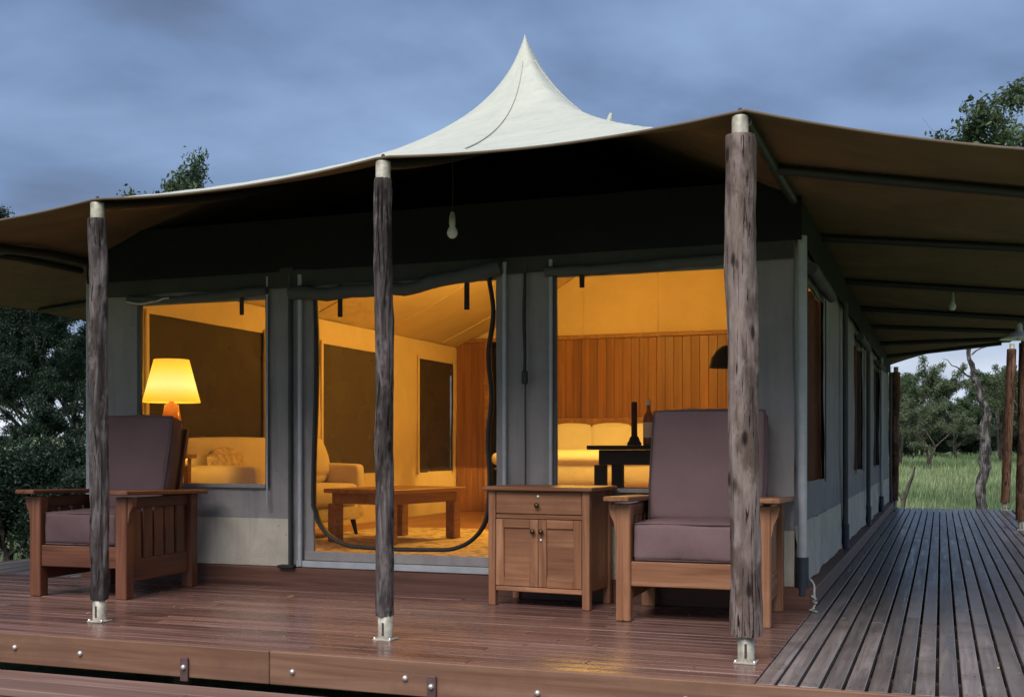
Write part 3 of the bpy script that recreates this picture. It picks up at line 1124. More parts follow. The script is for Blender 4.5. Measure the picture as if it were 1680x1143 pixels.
# ------------------------------------------------------------------ verandah posts
def veranda_post(x, y, h, r, mat, label, lean=(0, 0), cap=0.09, foot=0.115, seed=1, cap_r=0.036, rough=1.0, knob=True):
    t = thing('veranda_post', label, 'post', (x, y, 0), group='posts holding up the fly roof')
    seg, n = 36, 110
    mb = MB()
    z0, z1 = foot, h - cap
    vs_ = []
    for i in range(n + 1):
        z = z0 + (z1 - z0) * i / n
        tt = (z / h)
        cx = lean[0] * tt + 0.010 * mnoise.noise(Vector((z * 1.3, seed, 0)))
        cy = lean[1] * tt + 0.008 * mnoise.noise(Vector((z * 1.3, seed, 7)))
        for k in range(seg):
            a = 2 * math.pi * k / seg
            d = Vector((math.cos(a), math.sin(a), 0))
            rr = r * (1 + rough * (0.11 * mnoise.noise(Vector((d.x * 1.4 + seed, d.y * 1.4, z * 2.4))) + 0.07 * mnoise.noise(Vector((d.x * 4, d.y * 4 + seed, z * 6.0))) + 0.03 * mnoise.noise(Vector((d.x * 9, d.y * 9 + seed, z * 16.0)))))
            cr = mnoise.noise(Vector((d.x * 3.5 + seed * 3, d.y * 3.5, z * 0.7)))
            if cr < -0.28:
                rr *= 1 - 0.35 * rough * min(0.3, (-0.28 - cr))
            if i in (0, n):
                rr *= 0.95
            vs_.append((cx + d.x * rr, cy + d.y * rr, z))
    fs = []
    for i in range(n):
        for k in range(seg):
            k2 = (k + 1) % seg
            fs.append((i * seg + k, i * seg + k2, (i + 1) * seg + k2, (i + 1) * seg + k))
    mb.add(vs_, fs, True)
    mb.add(vs_[:seg], [tuple(range(seg))[::-1]])
    mb.add(vs_[-seg:], [tuple(range(seg))])
    mb.build('timber', mat, t)
    lx_, ly_ = lean
    tp = MB().lathe([(cap_r, -0.05), (cap_r, cap - 0.012), (cap_r * 0.96, cap - 0.008), (0.0, cap - 0.008)], (lx_, ly_, h - cap), 18)
    tp.build('steel_cap', M['galv'], t)
    ft = MB().lathe([(0.0, foot + 0.04), (cap_r, foot + 0.04), (cap_r, 0.006)], (0, 0, 0), 18)
    fo = ft.build('steel_foot', M['galv'], t)
    MB().obox((0, 0, 0.004), (cap_r * 1.3, cap_r * 1.25, 0.004), 0.0015).build('base_plate', M['galv'], fo)
    MB().obox((0.004, -cap_r - 0.0005, 0.055), (0.005, 0.002, 0.03), 0.0015).build('slot', M['joist'], fo)
    for sx in (-1, 1):
        MB().lathe([(0.0, 0.016), (0.006, 0.015), (0.007, 0.008)], (sx * cap_r * 1.1, -cap_r * 0.95, 0), 8).build('bolt', M['bolt'], fo)
    if knob:
        MB().lathe([(0.0, 0.034), (0.007, 0.030), (0.010, 0.022), (0.006, 0.014), (0.006, 0.0)], (lx_, ly_, h - 0.004), 10).build('knob', M['steel'], t)
    return t


veranda_post(-3.37, 0.03, 2.206, 0.046, M['post_dark'], 'leftmost slim dark weathered post, in front of the left armchair', (-0.015, 0), seed=3, rough=2.0)
veranda_post(-1.70, 0.03, 2.278, 0.043, M['post_dark'], 'slim dark post standing in front of the tent door', (-0.012, 0), seed=11, rough=1.4)
veranda_post(0.0, 0.03, 2.323, 0.066, M['post_grey'], 'thick cracked grey timber post at the deck corner', (-0.025, 0), seed=23, rough=1.25)
veranda_post(1.62, 9.2, 2.19, 0.058, M['post_brown'], 'brown veranda post cut by the right edge of the picture', (0.03, 0), seed=31, knob=False)
veranda_post(1.665, 13.75, 2.49, 0.066, M['post_brown'], 'tall leaning brown post at the far outer corner of the side deck', (0.10, 0), seed=37, knob=False)
veranda_post(1.60, 0.06, 1.97, 0.055, M['post_grey'], 'grey post at the outer front corner of the side deck', (0, 0), seed=51)
veranda_post(-5.06, 0.03, 2.14, 0.046, M['post_dark'], 'slim dark post at the left end of the front deck', (0, 0), seed=57)
veranda_post(0.10, 14.0, 2.20, 0.06, M['post_brown'], 'brown post at the far back corner of the tent', (0.02, 0), seed=41, knob=False)


# ------------------------------------------------------------------ armchairs
def armchair(label, loc, rz, W, D, wd, cush, cush2):
    t = thing('armchair', label, 'armchair', loc, rz, 'slatted armchairs on the deck')
    X, Y, Z = M[wd + 'X'], M[wd + 'Y'], M[wd + 'Z']
    hw = W / 2
    lw = 0.078
    # legs: front at y=0, back at y=D
    for sx in (-1, 1):
        for yy in (0.0, D - lw):
            x0 = sx * hw if sx < 0 else hw - lw
            MB().box(x0, x0 + lw, yy, yy + lw, 0, 0.615, 0.005).build('leg', Z, t)
        # corbel under the arm at the front leg
        cx = sx * (hw + 0.016)
        mb = MB()
        prof = [(0.0, 0.612), (0.040, 0.612), (0.034, 0.56), (0.014, 0.52), (0.004, 0.46), (0.0, 0.46)]
        vv = []
        for yy in (0.012, 0.052):
            for o_, z_ in prof:
                vv.append((sx * (hw + o_), yy, z_))
        n = len(prof)
        fs = [tuple(range(n)), tuple(range(n, 2 * n))[::-1]] + [(i, (i + 1) % n, (i + 1) % n + n, i + n) for i in range(n)]
        mb.add(vv, fs)
        mb.build('corbel', Z, t)
        # arm board, lightly sloped to the back
        ro = Matrix.Rotation(R(-1.3), 3, 'X')
        MB().obox((sx * (hw - 0.015), D / 2 - 0.01, 0.635), (0.068, D / 2 + 0.055, 0.013), 0.005, ro).build('arm', Y, t)
        xs_ = sx * (hw - 0.038)
        # lower side panel, upper rail and slats
        MB().box(xs_ - 0.012, xs_ + 0.012, lw, D - lw, 0.10, 0.235, 0.003).build('side_rail', Y, t)
        MB().box(xs_ - 0.012, xs_ + 0.012, lw, D - lw, 0.545, 0.61, 0.003).build('side_rail', Y, t)
        span = D - 2 * lw
        ns = 5
        gap = 0.032
        sw = (span - gap * (ns + 1)) / ns
        for i in range(ns):
            y0 = lw + gap + i * (sw + gap)
            MB().box(xs_ - 0.008, xs_ + 0.008, y0, y0 + sw, 0.236, 0.544, 0.002).build('slat', Z, t)
    MB().box(-hw + lw, hw - lw, 0.012, 0.036, 0.185, 0.315, 0.004).build('front_rail', X, t)
    MB().box(-hw + lw, hw - lw, D - 0.055, D - 0.03, 0.17, 0.30, 0.004).build('back_rail', X, t)
    for i in range(5):
        y0 = 0.06 + i * (D - 0.14) / 5
        MB().box(-hw + lw, hw - lw, y0, y0 + 0.07, 0.275, 0.295, 0.002).build('seat_slat', X, t)
    # reclining back frame
    tilt = Matrix.Rotation(R(-13), 3, 'X')
    by, bz = D - 0.16, 0.36
    fr = []
    for sx in (-1, 1):
        MB().obox(Vector((sx * (hw - lw - 0.035), by, bz)) + tilt @ Vector((0, 0.03, 0.33)), (0.025, 0.016, 0.37), 0.004, tilt).build('back_post', Z, t)
    for i in range(5):
        MB().obox(Vector((0, by, bz)) + tilt @ Vector((0, 0.03, 0.08 + i * 0.14)), (hw - lw - 0.06, 0.010, 0.035), 0.003, tilt).build('back_slat', X, t)
    cw = hw - lw - 0.012
    sc = bmobj('seat_cushion', softbox((cw, (D - 0.17) / 2, 0.10), 0.026, 26, 0.014, 0.0075, loc[0]), cush, t, (0, 0.02 + (D - 0.17) / 2, 0.418))
    hb = 0.315
    cpos = Vector((0, by - 0.075, bz + 0.14)) + tilt @ Vector((0, 0, hb))
    bc = bmobj('back_cushion', softbox((cw + 0.004, 0.068, hb), 0.026, 26, 0.016, 0.0055, loc[0] + 5), cush2, t, cpos, (R(-13), 0, 0))
    # piping round both cushions
    for o_, hx, hy, hz, ax in ((sc, cw, (D - 0.17) / 2, 0.10, 'z'), (bc, cw + 0.01, 0.068, hb, 'y')):
        for s_ in (-1, 1):
            pts = []
            a_, b_ = (hx - 0.004, hy - 0.004) if ax == 'z' else (hx - 0.004, hz - 0.004)
            for (p, q) in ((-1, -1), (0, -1), (1, -1), (1, 0), (1, 1), (0, 1), (-1, 1), (-1, 0), (-1, -1)):
                k_ = 0.985 if p and q else 1.0
                pts.append((p * a_ * k_, q * b_ * k_, s_ * (hz - 0.006)) if ax == 'z' else (p * a_ * k_, s_ * (hy - 0.006), q * b_ * k_))
            MB().tube(pts, 0.005, 6).build('piping', M['piping'], o_)
    return t


armchair('slatted teak armchair with plum cushions beside the wooden cabinet', (-0.432, 1.0, 0), R(1.5), 0.80, 0.70, 'teak', M['cushion'], M['cushion'])
armchair('dark slatted armchair with plum cushions below the lamp-lit window', (-4.155, 0.76, 0), R(3.0), 0.70, 0.77, 'maho', M['cushion_dark'], M['cushion_dark'])


# ------------------------------------------------------------------ cabinet
def cabinet():
    t = thing('cabinet', 'small teak cabinet with one drawer and two panelled doors', 'cabinet', (-1.385, 1.33, 0), R(-4.5))
    W, D, H = 0.63, 0.38, 0.69
    hw = W / 2
    X, Y, Z = M['teakX'], M['teakY'], M['teakZ']
    MB().box(-hw - 0.025, hw + 0.025, -0.03, D + 0.02, H - 0.024, H, 0.006).build('top', X, t)
    for sx in (-1, 1):
        x0 = -hw if sx < 0 else hw - 0.045
        for y0 in (0.0, D - 0.045):
            MB().box(x0, x0 + 0.045, y0, y0 + 0.045, 0, H - 0.025, 0.004).build('leg', Z, t)
        xs_ = sx * (hw - 0.022)
        MB().box(xs_ - 0.009, xs_ + 0.009, 0.046, D - 0.046, 0.10, H - 0.026, 0.003).build('side_panel', Z, t)
    MB().box(-hw + 0.046, hw - 0.046, 0.006, D - 0.01, 0.085, 0.113, 0.004).build('bottom_shelf', X, t)
    MB().box(-hw + 0.046, hw - 0.046, D - 0.03, D - 0.012, 0.115, H - 0.026, 0.003).build('back_panel', Z, t)
    MB().box(-hw + 0.046, hw - 0.046, 0.010, 0.04, 0.505, 0.53, 0.003).build('rail', X, t)
    dr = MB().box(-hw + 0.048, hw - 0.048, 0.004, 0.03, 0.533, H - 0.028, 0.004).build('drawer', X, t)
    kp = [(0.0, 0.034), (0.012, 0.032), (0.016, 0.024), (0.012, 0.014), (0.007, 0.010), (0.007, 0.0)]
    facing_front(MB().lathe(kp, seg=12)).build('knob', M['brass'], dr, (0.0, 0.004, 0.585))
    facing_front(MB().lathe([(0.0, 0.006), (0.009, 0.005), (0.011, 0.0)], seg=12)).build('lock_plate', M['plate'], dr, (0.0, 0.004, 0.633))
    inner = hw - 0.048
    for sx in (-1, 1):
        a, b = (-inner, -0.0015) if sx < 0 else (0.0015, inner)
        z0, z1 = 0.116, 0.502
        d = MB().box(a + 0.03, b - 0.03, 0.016, 0.026, z0 + 0.03, z1 - 0.03, 0.002).build('door', X, t)
        fw = 0.05
        for (p, q) in ((a, a + fw), (b - fw, b)):
            MB().box(p, q, 0.004, 0.028, z0, z1, 0.003).build('stile', Z, d)
        for (p, q) in ((z0, z0 + fw), (z1 - fw, z1)):
            MB().box(a + fw + 0.0008, b - fw - 0.0008, 0.0045, 0.028, p, q, 0.003).build('door_rail', X, d)
        facing_front(MB().lathe(kp, seg=12)).build('knob', M['brass'], d, (sx * 0.026, 0.004, 0.435))
        if sx > 0:
            facing_front(MB().lathe([(0.0, 0.006), (0.008, 0.005), (0.010, 0.0)], seg=12)).build('lock_plate', M['plate'], d, (-0.0 + 0.018, 0.004, 0.385))


cabinet()


# ------------------------------------------------------------------ lamps outside
def hang_bulb(name, label, cat, x, y, zb):
    t = thing(name, label, cat, (x, y, zb))
    top = fly_z(x, y) - 0.05 - zb
    MB().tube([(0, 0, 0.13), (0.004, 0, (top + 0.13) / 2), (0, 0, top)], 0.003, 6).build('cord', M['zip'], t)
    MB().lathe([(0.009, 0.145), (0.016, 0.12), (0.018, 0.085), (0.017, 0.072)], (0, 0, 0), 14).build('socket', M['galv'], t)
    MB().lathe([(0.0, 0.0), (0.014, 0.003), (0.025, 0.014), (0.030, 0.03), (0.026, 0.047), (0.016, 0.064), (0.014, 0.075)], (0, 0, 0), 18).build('bulb', M['bulb'], t)


hang_bulb('hanging_bulb', 'unlit white bulb hanging under the front fly', 'light bulb', -1.73, 0.9, 2.055)
hang_bulb('hanging_bulb', 'small bulb hanging under the fly of the side deck', 'light bulb', 0.86, 5.02, 2.02)
pl = thing('enamel_lamp', 'white enamel dish lamp at the right edge, under the fly', 'lamp', (1.475, 7.15, 1.96))
MB().lathe([(0.008, 0.16), (0.03, 0.14), (0.035, 0.08), (0.10, 0.055), (0.17, 0.012), (0.175, 0.0), (0.165, 0.002), (0.09, 0.04), (0.0, 0.05)], (0, 0, 0), 24).build('dish', M['enamel'], pl)
MB().tube([(0, 0, 0.15), (0, 0, fly_z(1.475, 7.15) - 1.96)], 0.006, 6).build('stem', M['steel'], pl)
MB().lathe([(0.0, -0.01), (0.02, 0.0), (0.026, 0.02), (0.014, 0.05)], (0, 0, 0), 12).build('bulb', M['bulb'], pl)


# ------------------------------------------------------------------ inside the tent
WARM = (1.0, 0.57, 0.095)


def point(loc, watts, size=0.05, col=WARM):
    d = bpy.data.lights.new('lamp_light', 'POINT')
    d.energy = watts
    d.color = col
    d.shadow_soft_size = size
    o = bpy.data.objects.new('lamp_light', d)
    C.objects.link(o)
    return o


def table_lamp(label, loc, z_shade, watts, r0=0.205, r1=0.125, h=0.31):
    """ceramic lamp: loc is where its foot stands, z_shade the height of the shade's lower rim above that"""
    t = thing('table_lamp', label, 'lamp', loc)
    MB().lathe([(0.0, 0.0), (0.085, 0.0), (0.09, 0.02), (0.088, z_shade * 0.35), (0.066, z_shade * 0.72), (0.05, z_shade * 0.95), (0.018, z_shade), (0.012, z_shade + 0.08), (0.0, z_shade + 0.08)], (0, 0, 0), 24).build('base', M['amber'], t)
    MB().lathe([(r0, 0), (r1, h), (r1 - 0.004, h), (r0 - 0.004, 0)], (0, 0, z_shade), 40).build('shade', M['shade'], t)
    MB().lathe([(0.0, 0.13), (0.02, 0.125), (0.03, 0.10), (0.014, 0.04)], (0, 0, z_shade), 12).build('bulb', M['bulb_lit'], t)
    p = point((0, 0, z_shade + 0.2), watts, 0.04)
    p.parent = t
    return t


def side_table(label, x, y, h, w=0.42, wd='tblw'):
    t = thing('side_table', label, 'table', (x, y, FLOOR))
    MB().box(-w / 2, w / 2, -w / 2, w / 2, h - 0.03, h, 0.004).build('top', M[wd], t)
    for sx in (-1, 1):
        for sy in (-1, 1):
            MB().box(sx * (w / 2 - 0.05) - 0.02, sx * (w / 2 - 0.05) + 0.02, sy * (w / 2 - 0.05) - 0.02, sy * (w / 2 - 0.05) + 0.02, 0, h - 0.031, 0.003).build('leg', M[wd], t)


side_table('small wooden side table under the glowing lamp by the left window', -4.47, 2.10, 0.72, 0.26)
table_lamp('glowing yellow table lamp with amber base in the left window', (-4.47, 2.10, FLOOR + 0.72), 0.376, 95)


def sofa():
    t = thing('sofa', 'cream sofa against the left inner wall of the tent', 'sofa', (-4.42, 3.4, FLOOR))
    L_, D_ = 1.78, 0.76
    bmobj('seat', softbox((0.36, L_ / 2 - 0.16, 0.10), 0.04, 8, 0.02), M['sofa'], t, (0.04, 0, 0.36))
    bmobj('seat_base', softbox((0.37, L_ / 2 - 0.02, 0.07), 0.02, 6), M['sofa'], t, (0.01, 0, 0.21))
    bmobj('backrest', softbox((0.10, L_ / 2 - 0.02, 0.34), 0.05, 8, 0.02), M['sofa'], t, (-0.28, 0, 0.50), (0, R(-6), 0))
    for s_ in (-1, 1):
        bmobj('arm', softbox((0.36, 0.075, 0.24), 0.04, 8, 0.01), M['sofa'], t, (0.02, s_ * (L_ / 2 - 0.075), 0.385))
        for sx in (-0.3, 0.32):
            MB().tube([(sx * 1.05, s_ * (L_ / 2 - 0.08), 0), (sx * 0.95, s_ * (L_ / 2 - 0.1), 0.16)], [0.014, 0.026], 8).build('leg', M['ink'], t)
    return t


sofa()
pw = bmobj('throw_pillow', softbox((0.05, 0.25, 0.13), 0.045, 14, 0.04, 0.012, 3), M['pillow_print'], None, (-4.50, 2.86, FLOOR + 0.61), (0, R(-18), R(8)))
tag(pw, 'crumpled pale throw pillow on the sofa, seen through the left window', 'pillow')
pw = bmobj('throw_pillow', softbox((0.06, 0.19, 0.19), 0.05, 8, 0.05, 0.004, 8), M['sofa'], None, (-4.45, 4.02, FLOOR + 0.68), (0, R(-20), R(-12)))
tag(pw, 'cream throw pillow at the far end of the sofa, seen through the door', 'pillow')

ct = thing('coffee_table', 'low wooden coffee table behind the door mesh', 'table', (-3.45, 3.70, FLOOR), R(-13))
MB().box(-0.34, 0.36, -0.5, 0.5, 0.405, 0.44, 0.005).build('top', M['tblw'], ct)
for sx in (-1, 1):
    MB().box(sx * 0.29 - 0.012, sx * 0.29 + 0.012, -0.44, 0.44, 0.32, 0.404, 0.003).build('apron', M['tblw'], ct)
    MB().box(-0.276, 0.276, sx * 0.43 - 0.012, sx * 0.43 + 0.012, 0.32, 0.404, 0.003).build('apron', M['tblw'], ct)
    for sy in (-1, 1):
        MB().box(sx * 0.28 - 0.045, sx * 0.28 + 0.045, sy * 0.42 - 0.045, sy * 0.42 + 0.045, 0.011, 0.319, 0.004).build('leg', M['tblw'], ct)
rug = MB().grid(lambda x, y: (x, y, FLOOR + 0.006 + 0.003 * mnoise.noise(Vector((x * 5, y * 5, 0)))), lin(-4.3, -1.7, 0.1), lin(2.2, 5.2, 0.1)).build('rug', M['rug'])
tag(rug, 'cream and brown patterned rug under the coffee table', 'rug')

# timber partition behind the bed, one upright board after another
part_ = thing('timber_partition', 'partition wall of upright orange timber boards behind the bed', 'partition', (-2.42, 8.2, FLOOR))
pm = MB().obox((0, 0, 0), (0.0496, 0.011, 1.03), 0.0035).mesh('board', M['panel'])
i = 0
while True:
    bx = XL + 0.08 + i * 0.1005
    if bx > XR - 0.05:
        break
    if not (-4.42 < bx < -3.72):
        obj('board', pm, part_, (bx + 2.42, rnd.uniform(-0.002, 0.002), 1.03))
    i += 1
MB().box(XL + 0.03 + 2.42, XR - 0.03 + 2.42, -0.03, 0.035, 2.062, 2.11, 0.004).build('top_rail', M['tblw'], part_)
MB().box(-4.45 + 2.42, -4.385 + 2.42, -0.03, 0.03, 0, 2.06, 0.004).build('door_post', M['tblw'], part_)
MB().box(-3.74 + 2.42, -3.68 + 2.42, -0.03, 0.03, 0, 2.06, 0.004).build('door_post', M['tblw'], part_)
MB().grid(lambda x, z: (x + 2.42, 0.05 + 0.02 * math.sin(x * 40), z), lin(-4.4, -3.72, 0.02), lin(0.02, 2.0, 0.3)).build('curtain', M['dark_canvas'], part_)

def gable_(x, k):
    z0, z1 = 2.105, liner_z(x, 8.23) - 0.006 - FLOOR
    return (x + 2.42, 0.03 + 0.02 * mnoise.noise(Vector((x * 2, k * 2, 3))), z0 + (z1 - z0) * k)


MB().grid(gable_, lin(XL + 0.01, XR - 0.01, 0.1), lin(0, 1, 0.1)).build('gable_canvas', M['wall_in'], part_)
for gx in (-3.2, -2.3, -1.4):
    MB().tube([(gx + 2.42, 0.02, 2.11), (gx + 2.42, 0.02, liner_z(gx, 8.23) - FLOOR - 0.02)], 0.007, 6).build('canvas_seam', M['wall_in'], part_)
bed = thing('bed', 'wide bed with white linen and timber headboard', 'bed', (-2.55, 7.1, FLOOR))
bmobj('mattress', softbox((0.95, 1.0, 0.15), 0.06, 8, 0.02), M['linen'], bed, (0, 0, 0.52))
MB().box(-1.0, 1.0, -1.03, 1.02, 0.16, 0.369, 0.008).build('bed_frame', M['tblw'], bed)
for sx in (-1, 1):
    for yy in (-0.97, 0.96):
        MB().box(sx * 0.94 - 0.04, sx * 0.94 + 0.04, yy - 0.04, yy + 0.04, 0, 0.159, 0.004).build('leg', M['tblw'], bed)
hb_ = MB().box(-1.05, 1.05, 1.028, 1.062, 0.2, 1.0, 0.004).build('headboard', M['panel'], bed)
for k in range(2):
    MB().box(-1.07, 1.07, 1.0, 1.027, 0.90 + k * 0.115, 1.01 + k * 0.115, 0.006).build('plank', M['tblw'], hb_)
bmobj('duvet', softbox((1.0, 0.72, 0.07), 0.06, 9, 0.03, 0.01, 4), M['linen'], bed, (0, -0.30, 0.66))
for k, x in enumerate((-0.70, -0.23, 0.24, 0.70)):
    p = bmobj('bed_pillow', softbox((0.23, 0.07, 0.18), 0.035, 8, 0.03, 0.004, k), M['linen'], None, (-2.55 + x, 7.1 + 0.83, FLOOR + 0.86), (R(-14), 0, rnd.uniform(-0.05, 0.05)))
    tag(p, ('leftmost white pillow', 'second white pillow from the left', 'third white pillow from the left', 'rightmost white pillow')[k] + ' propped against the headboard', 'pillow', 'pillows on the bed')
side_table('bedside table to the left of the bed', -3.86, 7.75, 0.55)
table_lamp('lit bedside lamp left of the bed, by the timber partition', (-3.86, 7.75, FLOOR + 0.55), 0.34, 390, 0.17, 0.11, 0.25)
side_table('bedside table to the right of the bed', -1.12, 7.75, 0.55)
table_lamp('lit bedside lamp right of the bed, by the timber partition', (-1.12, 7.75, FLOOR + 0.55), 0.34, 390, 0.17, 0.11, 0.25)

desk = thing('desk', 'black desk behind the right window', 'desk', (-0.85, 2.55, FLOOR))
MB().box(-0.53, 0.53, -0.27, 0.27, 0.752, 0.78, 0.004).build('top', M['ink'], desk)
MB().box(-0.46, 0.46, -0.23, -0.21, 0.655, 0.751, 0.003).build('apron', M['ink'], desk)
MB().box(-0.46, 0.46, 0.21, 0.23, 0.655, 0.751, 0.003).build('apron', M['ink'], desk)
for sx in (-1, 1):
    MB().box(sx * 0.45 - 0.01, sx * 0.45 + 0.01, -0.2, 0.2, 0.655, 0.751, 0.003).build('apron', M['ink'], desk)
    for yy in (-0.21, 0.21):
        MB().box(sx * 0.45 - 0.036, sx * 0.45 + 0.036, yy - 0.036, yy + 0.036, 0, 0.654, 0.003).build('leg', M['ink'], desk)
dz = FLOOR + 0.781
cs = thing('candlestick', 'dark candle in a round black holder on the desk', 'candlestick', (-1.105, 2.45, dz))
MB().lathe([(0.0, 0.0), (0.046, 0.0), (0.048, 0.012), (0.036, 0.03), (0.030, 0.05), (0.022, 0.06), (0.0, 0.06)], (0, 0, 0), 18).build('holder', M['ink'], cs)
MB().lathe([(0.020, 0.05), (0.019, 0.28), (0.008, 0.285), (0.0, 0.285)], (0, 0, 0), 14).build('candle', M['strap'], cs)
bt = thing('bottle', 'amber bottle with pale label on the desk', 'bottle', (-1.022, 2.50, dz))
MB().lathe([(0.0, 0.0), (0.034, 0.0), (0.036, 0.01), (0.036, 0.17), (0.028, 0.20), (0.014, 0.225), (0.013, 0.275), (0.0, 0.275)], (0, 0, 0), 18).build('glass', M['bottle'], bt)
MB().lathe([(0.0368, 0.05), (0.0368, 0.15)], (0, 0, 0), 18).build('label', M['label'], bt)
MB().lathe([(0.016, 0.262), (0.016, 0.298), (0.0, 0.30)], (0, 0, 0), 12).build('cork', M['label'], bt)
dl = thing('desk_lamp', 'black dome desk lamp half hidden by the thick corner post', 'lamp', (-0.46, 2.58, dz))
MB().lathe([(0.0, 0.0), (0.08, 0.0), (0.08, 0.015), (0.012, 0.025), (0.0, 0.025)], (0, 0, 0), 18).build('foot', M['ink'], dl)
MB().tube([(0, 0, 0.02), (0.01, 0, 0.35), (-0.01, -0.01, 0.56), (-0.06, -0.02, 0.64)], 0.007, 8).build('stem', M['ink'], dl)
MB().lathe([(0.115, 0.50), (0.105, 0.56), (0.075, 0.61), (0.03, 0.64), (0.0, 0.645)], (-0.06, -0.02, 0), 22).build('shade', M['ink'], dl)
MB().lathe([(0.0, 0.51), (0.02, 0.52), (0.026, 0.54), (0.012, 0.58)], (-0.06, -0.02, 0), 12).build('bulb', M['bulb_lit'], dl)
p = point((-0.06, -0.02, 0.49), 1.5, 0.03)
p.parent = dl
# unseen pendant added to light the middle of the room, hung from the ridge
pd = thing('added_pendant', 'unseen pendant added under the ridge to light the middle of the tent', 'lamp', (-2.42, 5.2, 2.55))
MB().lathe([(0.2, 0), (0.15, 0.2), (0.146, 0.2), (0.196, 0)], (0, 0, 0), 30).build('shade', M['shade'], pd)
MB().tube([(0, 0, 0.1), (0, 0, liner_z(-2.42, 5.2) - 2.55)], 0.004, 6).build('cord', M['zip'], pd)
p = point((0, 0, 0.08), 185, 0.3)
p.parent = pd


# ------------------------------------------------------------------ trees and grass
def tree_meshes(seed, H, spread, trunk_r, leaf, n_leaf, first=0.3, flat=0.6, leafmat='leaf', bark='bark', ngroups=60, droop=0.0, twig=0.5):
    """a forking trunk with limbs, and leaves scattered in clumps round the twig ends"""
    rg = random.Random(seed)
    tb = MB()
    tips = []

    def limb(p, d, length, r, depth):
        n = 5
        pts, rad = [p.copy()], [r]
        q = p.copy()
        dd = d.copy()
        for i in range(n):
            dd = (dd + Vector((rg.uniform(-1, 1), rg.uniform(-1, 1), rg.uniform(-0.6, 0.8))) * 0.22).normalized()
            q = q + dd * length / n
            pts.append(q.copy())
            rad.append(r * (1 - 0.55 * (i + 1) / n))
        tb.tube(pts, rad, 7 if depth < 2 else 5, cap=False)
        if depth >= 2:
            tips.extend((q_, dd) for q_ in pts[1::2])
        if depth >= 4 or r < 0.007:
            tips.extend((q_, dd) for q_ in pts[1:])
            return
        for k in range(rg.choice((2, 3, 3))):
            a = rg.uniform(0, 2 * math.pi)
            side = Vector((math.cos(a), math.sin(a), rg.uniform(-0.15, 0.6) * (1.2 - flat)))
            nd = (dd * 0.55 + side * rg.uniform(0.6, 1.1)).normalized()
            limb(pts[-1] if k < 2 else pts[-2], nd, length * rg.uniform(0.62, 0.85), rad[-1] * 0.85, depth + 1)

    base = Vector((0, 0, -0.3))
    nst = rg.choice((1, 2, 2))
    for s_ in range(nst):
        d = Vector((rg.uniform(-0.35, 0.35), rg.uniform(-0.35, 0.35), 1)).normalized()
        limb(base, d, H * first + 0.3, trunk_r, 0)
    zmax = max(t[0].z for t in tips)
    rmax = max(math.hypot(t[0].x, t[0].y) for t in tips)
    sz, sr = H * 0.92 / zmax, spread / max(rmax, 0.1)
    tb.v = [(x * (1 + (sr - 1) * min(1, max(0, z / zmax))), y * (1 + (sr - 1) * min(1, max(0, z / zmax))), z * sz if z > 0 else z) for x, y, z in tb.v]
    tp = [Vector((t.x * (1 + (sr - 1) * min(1, max(0, t.z / zmax))), t.y * (1 + (sr - 1) * min(1, max(0, t.z / zmax))), t.z * sz)) for t, _ in tips]
    rg.shuffle(tp)
    if len(tp) > ngroups:
        tp = tp[:ngroups]
    nr = np.random.RandomState(seed)
    tpa = np.array([tuple(t) for t in tp])
    w = nr.rand(len(tpa)) ** 1.5 + 0.12
    which = nr.choice(len(tpa), n_leaf, p=w / w.sum())
    sig = np.array([twig, twig, twig * 0.55]) * (0.5 + nr.rand(len(tpa), 1))
    jd = nr.randn(n_leaf, 3)
    jd /= np.linalg.norm(jd, axis=1)[:, None]
    cen = tpa[which] + jd * (nr.rand(n_leaf, 1) ** 0.7) * sig[which] * 0.62
    cen[:, 2] -= droop * nr.rand(n_leaf)
    a = nr.randn(n_leaf, 3)
    a /= np.linalg.norm(a, axis=1)[:, None]
    b = np.cross(a, nr.randn(n_leaf, 3))
    b /= np.linalg.norm(b, axis=1)[:, None]
    s_ = leaf * (0.6 + 0.8 * nr.rand(n_leaf, 1))
    v = np.stack([cen - a * s_, cen - b * s_ * 0.42, cen + a * s_, cen + b * s_ * 0.42], 1).reshape(-1, 3)
    me = bpy.data.meshes.new('crown')
    f = np.arange(n_leaf * 4).reshape(-1, 4)
    me.vertices.add(n_leaf * 4)
    me.vertices.foreach_set('co', v.ravel())
    me.loops.add(n_leaf * 4)
    me.loops.foreach_set('vertex_index', f.ravel())
    me.polygons.add(n_leaf)
    me.polygons.foreach_set('loop_start', np.arange(0, n_leaf * 4, 4))
    me.materials.append(M[leafmat])
    me.update(calc_edges=True)
    me.validate()
    return tb.mesh('trunk', M[bark]), me


def plant(name, label, cat, meshes, x, y, s=1.0, rz=0.0, group=None, sz=None, dz=0.0):
    t = thing(name, label, cat, (x, y, gz(x, y) + dz), rz, group)
    t.scale = (s, s, sz or s)
    obj('trunk', meshes[0], t)
    obj('crown', meshes[1], t)
    return t


def at(px, d):
    p = pix(px, 738, d)
    return p.x, p.y


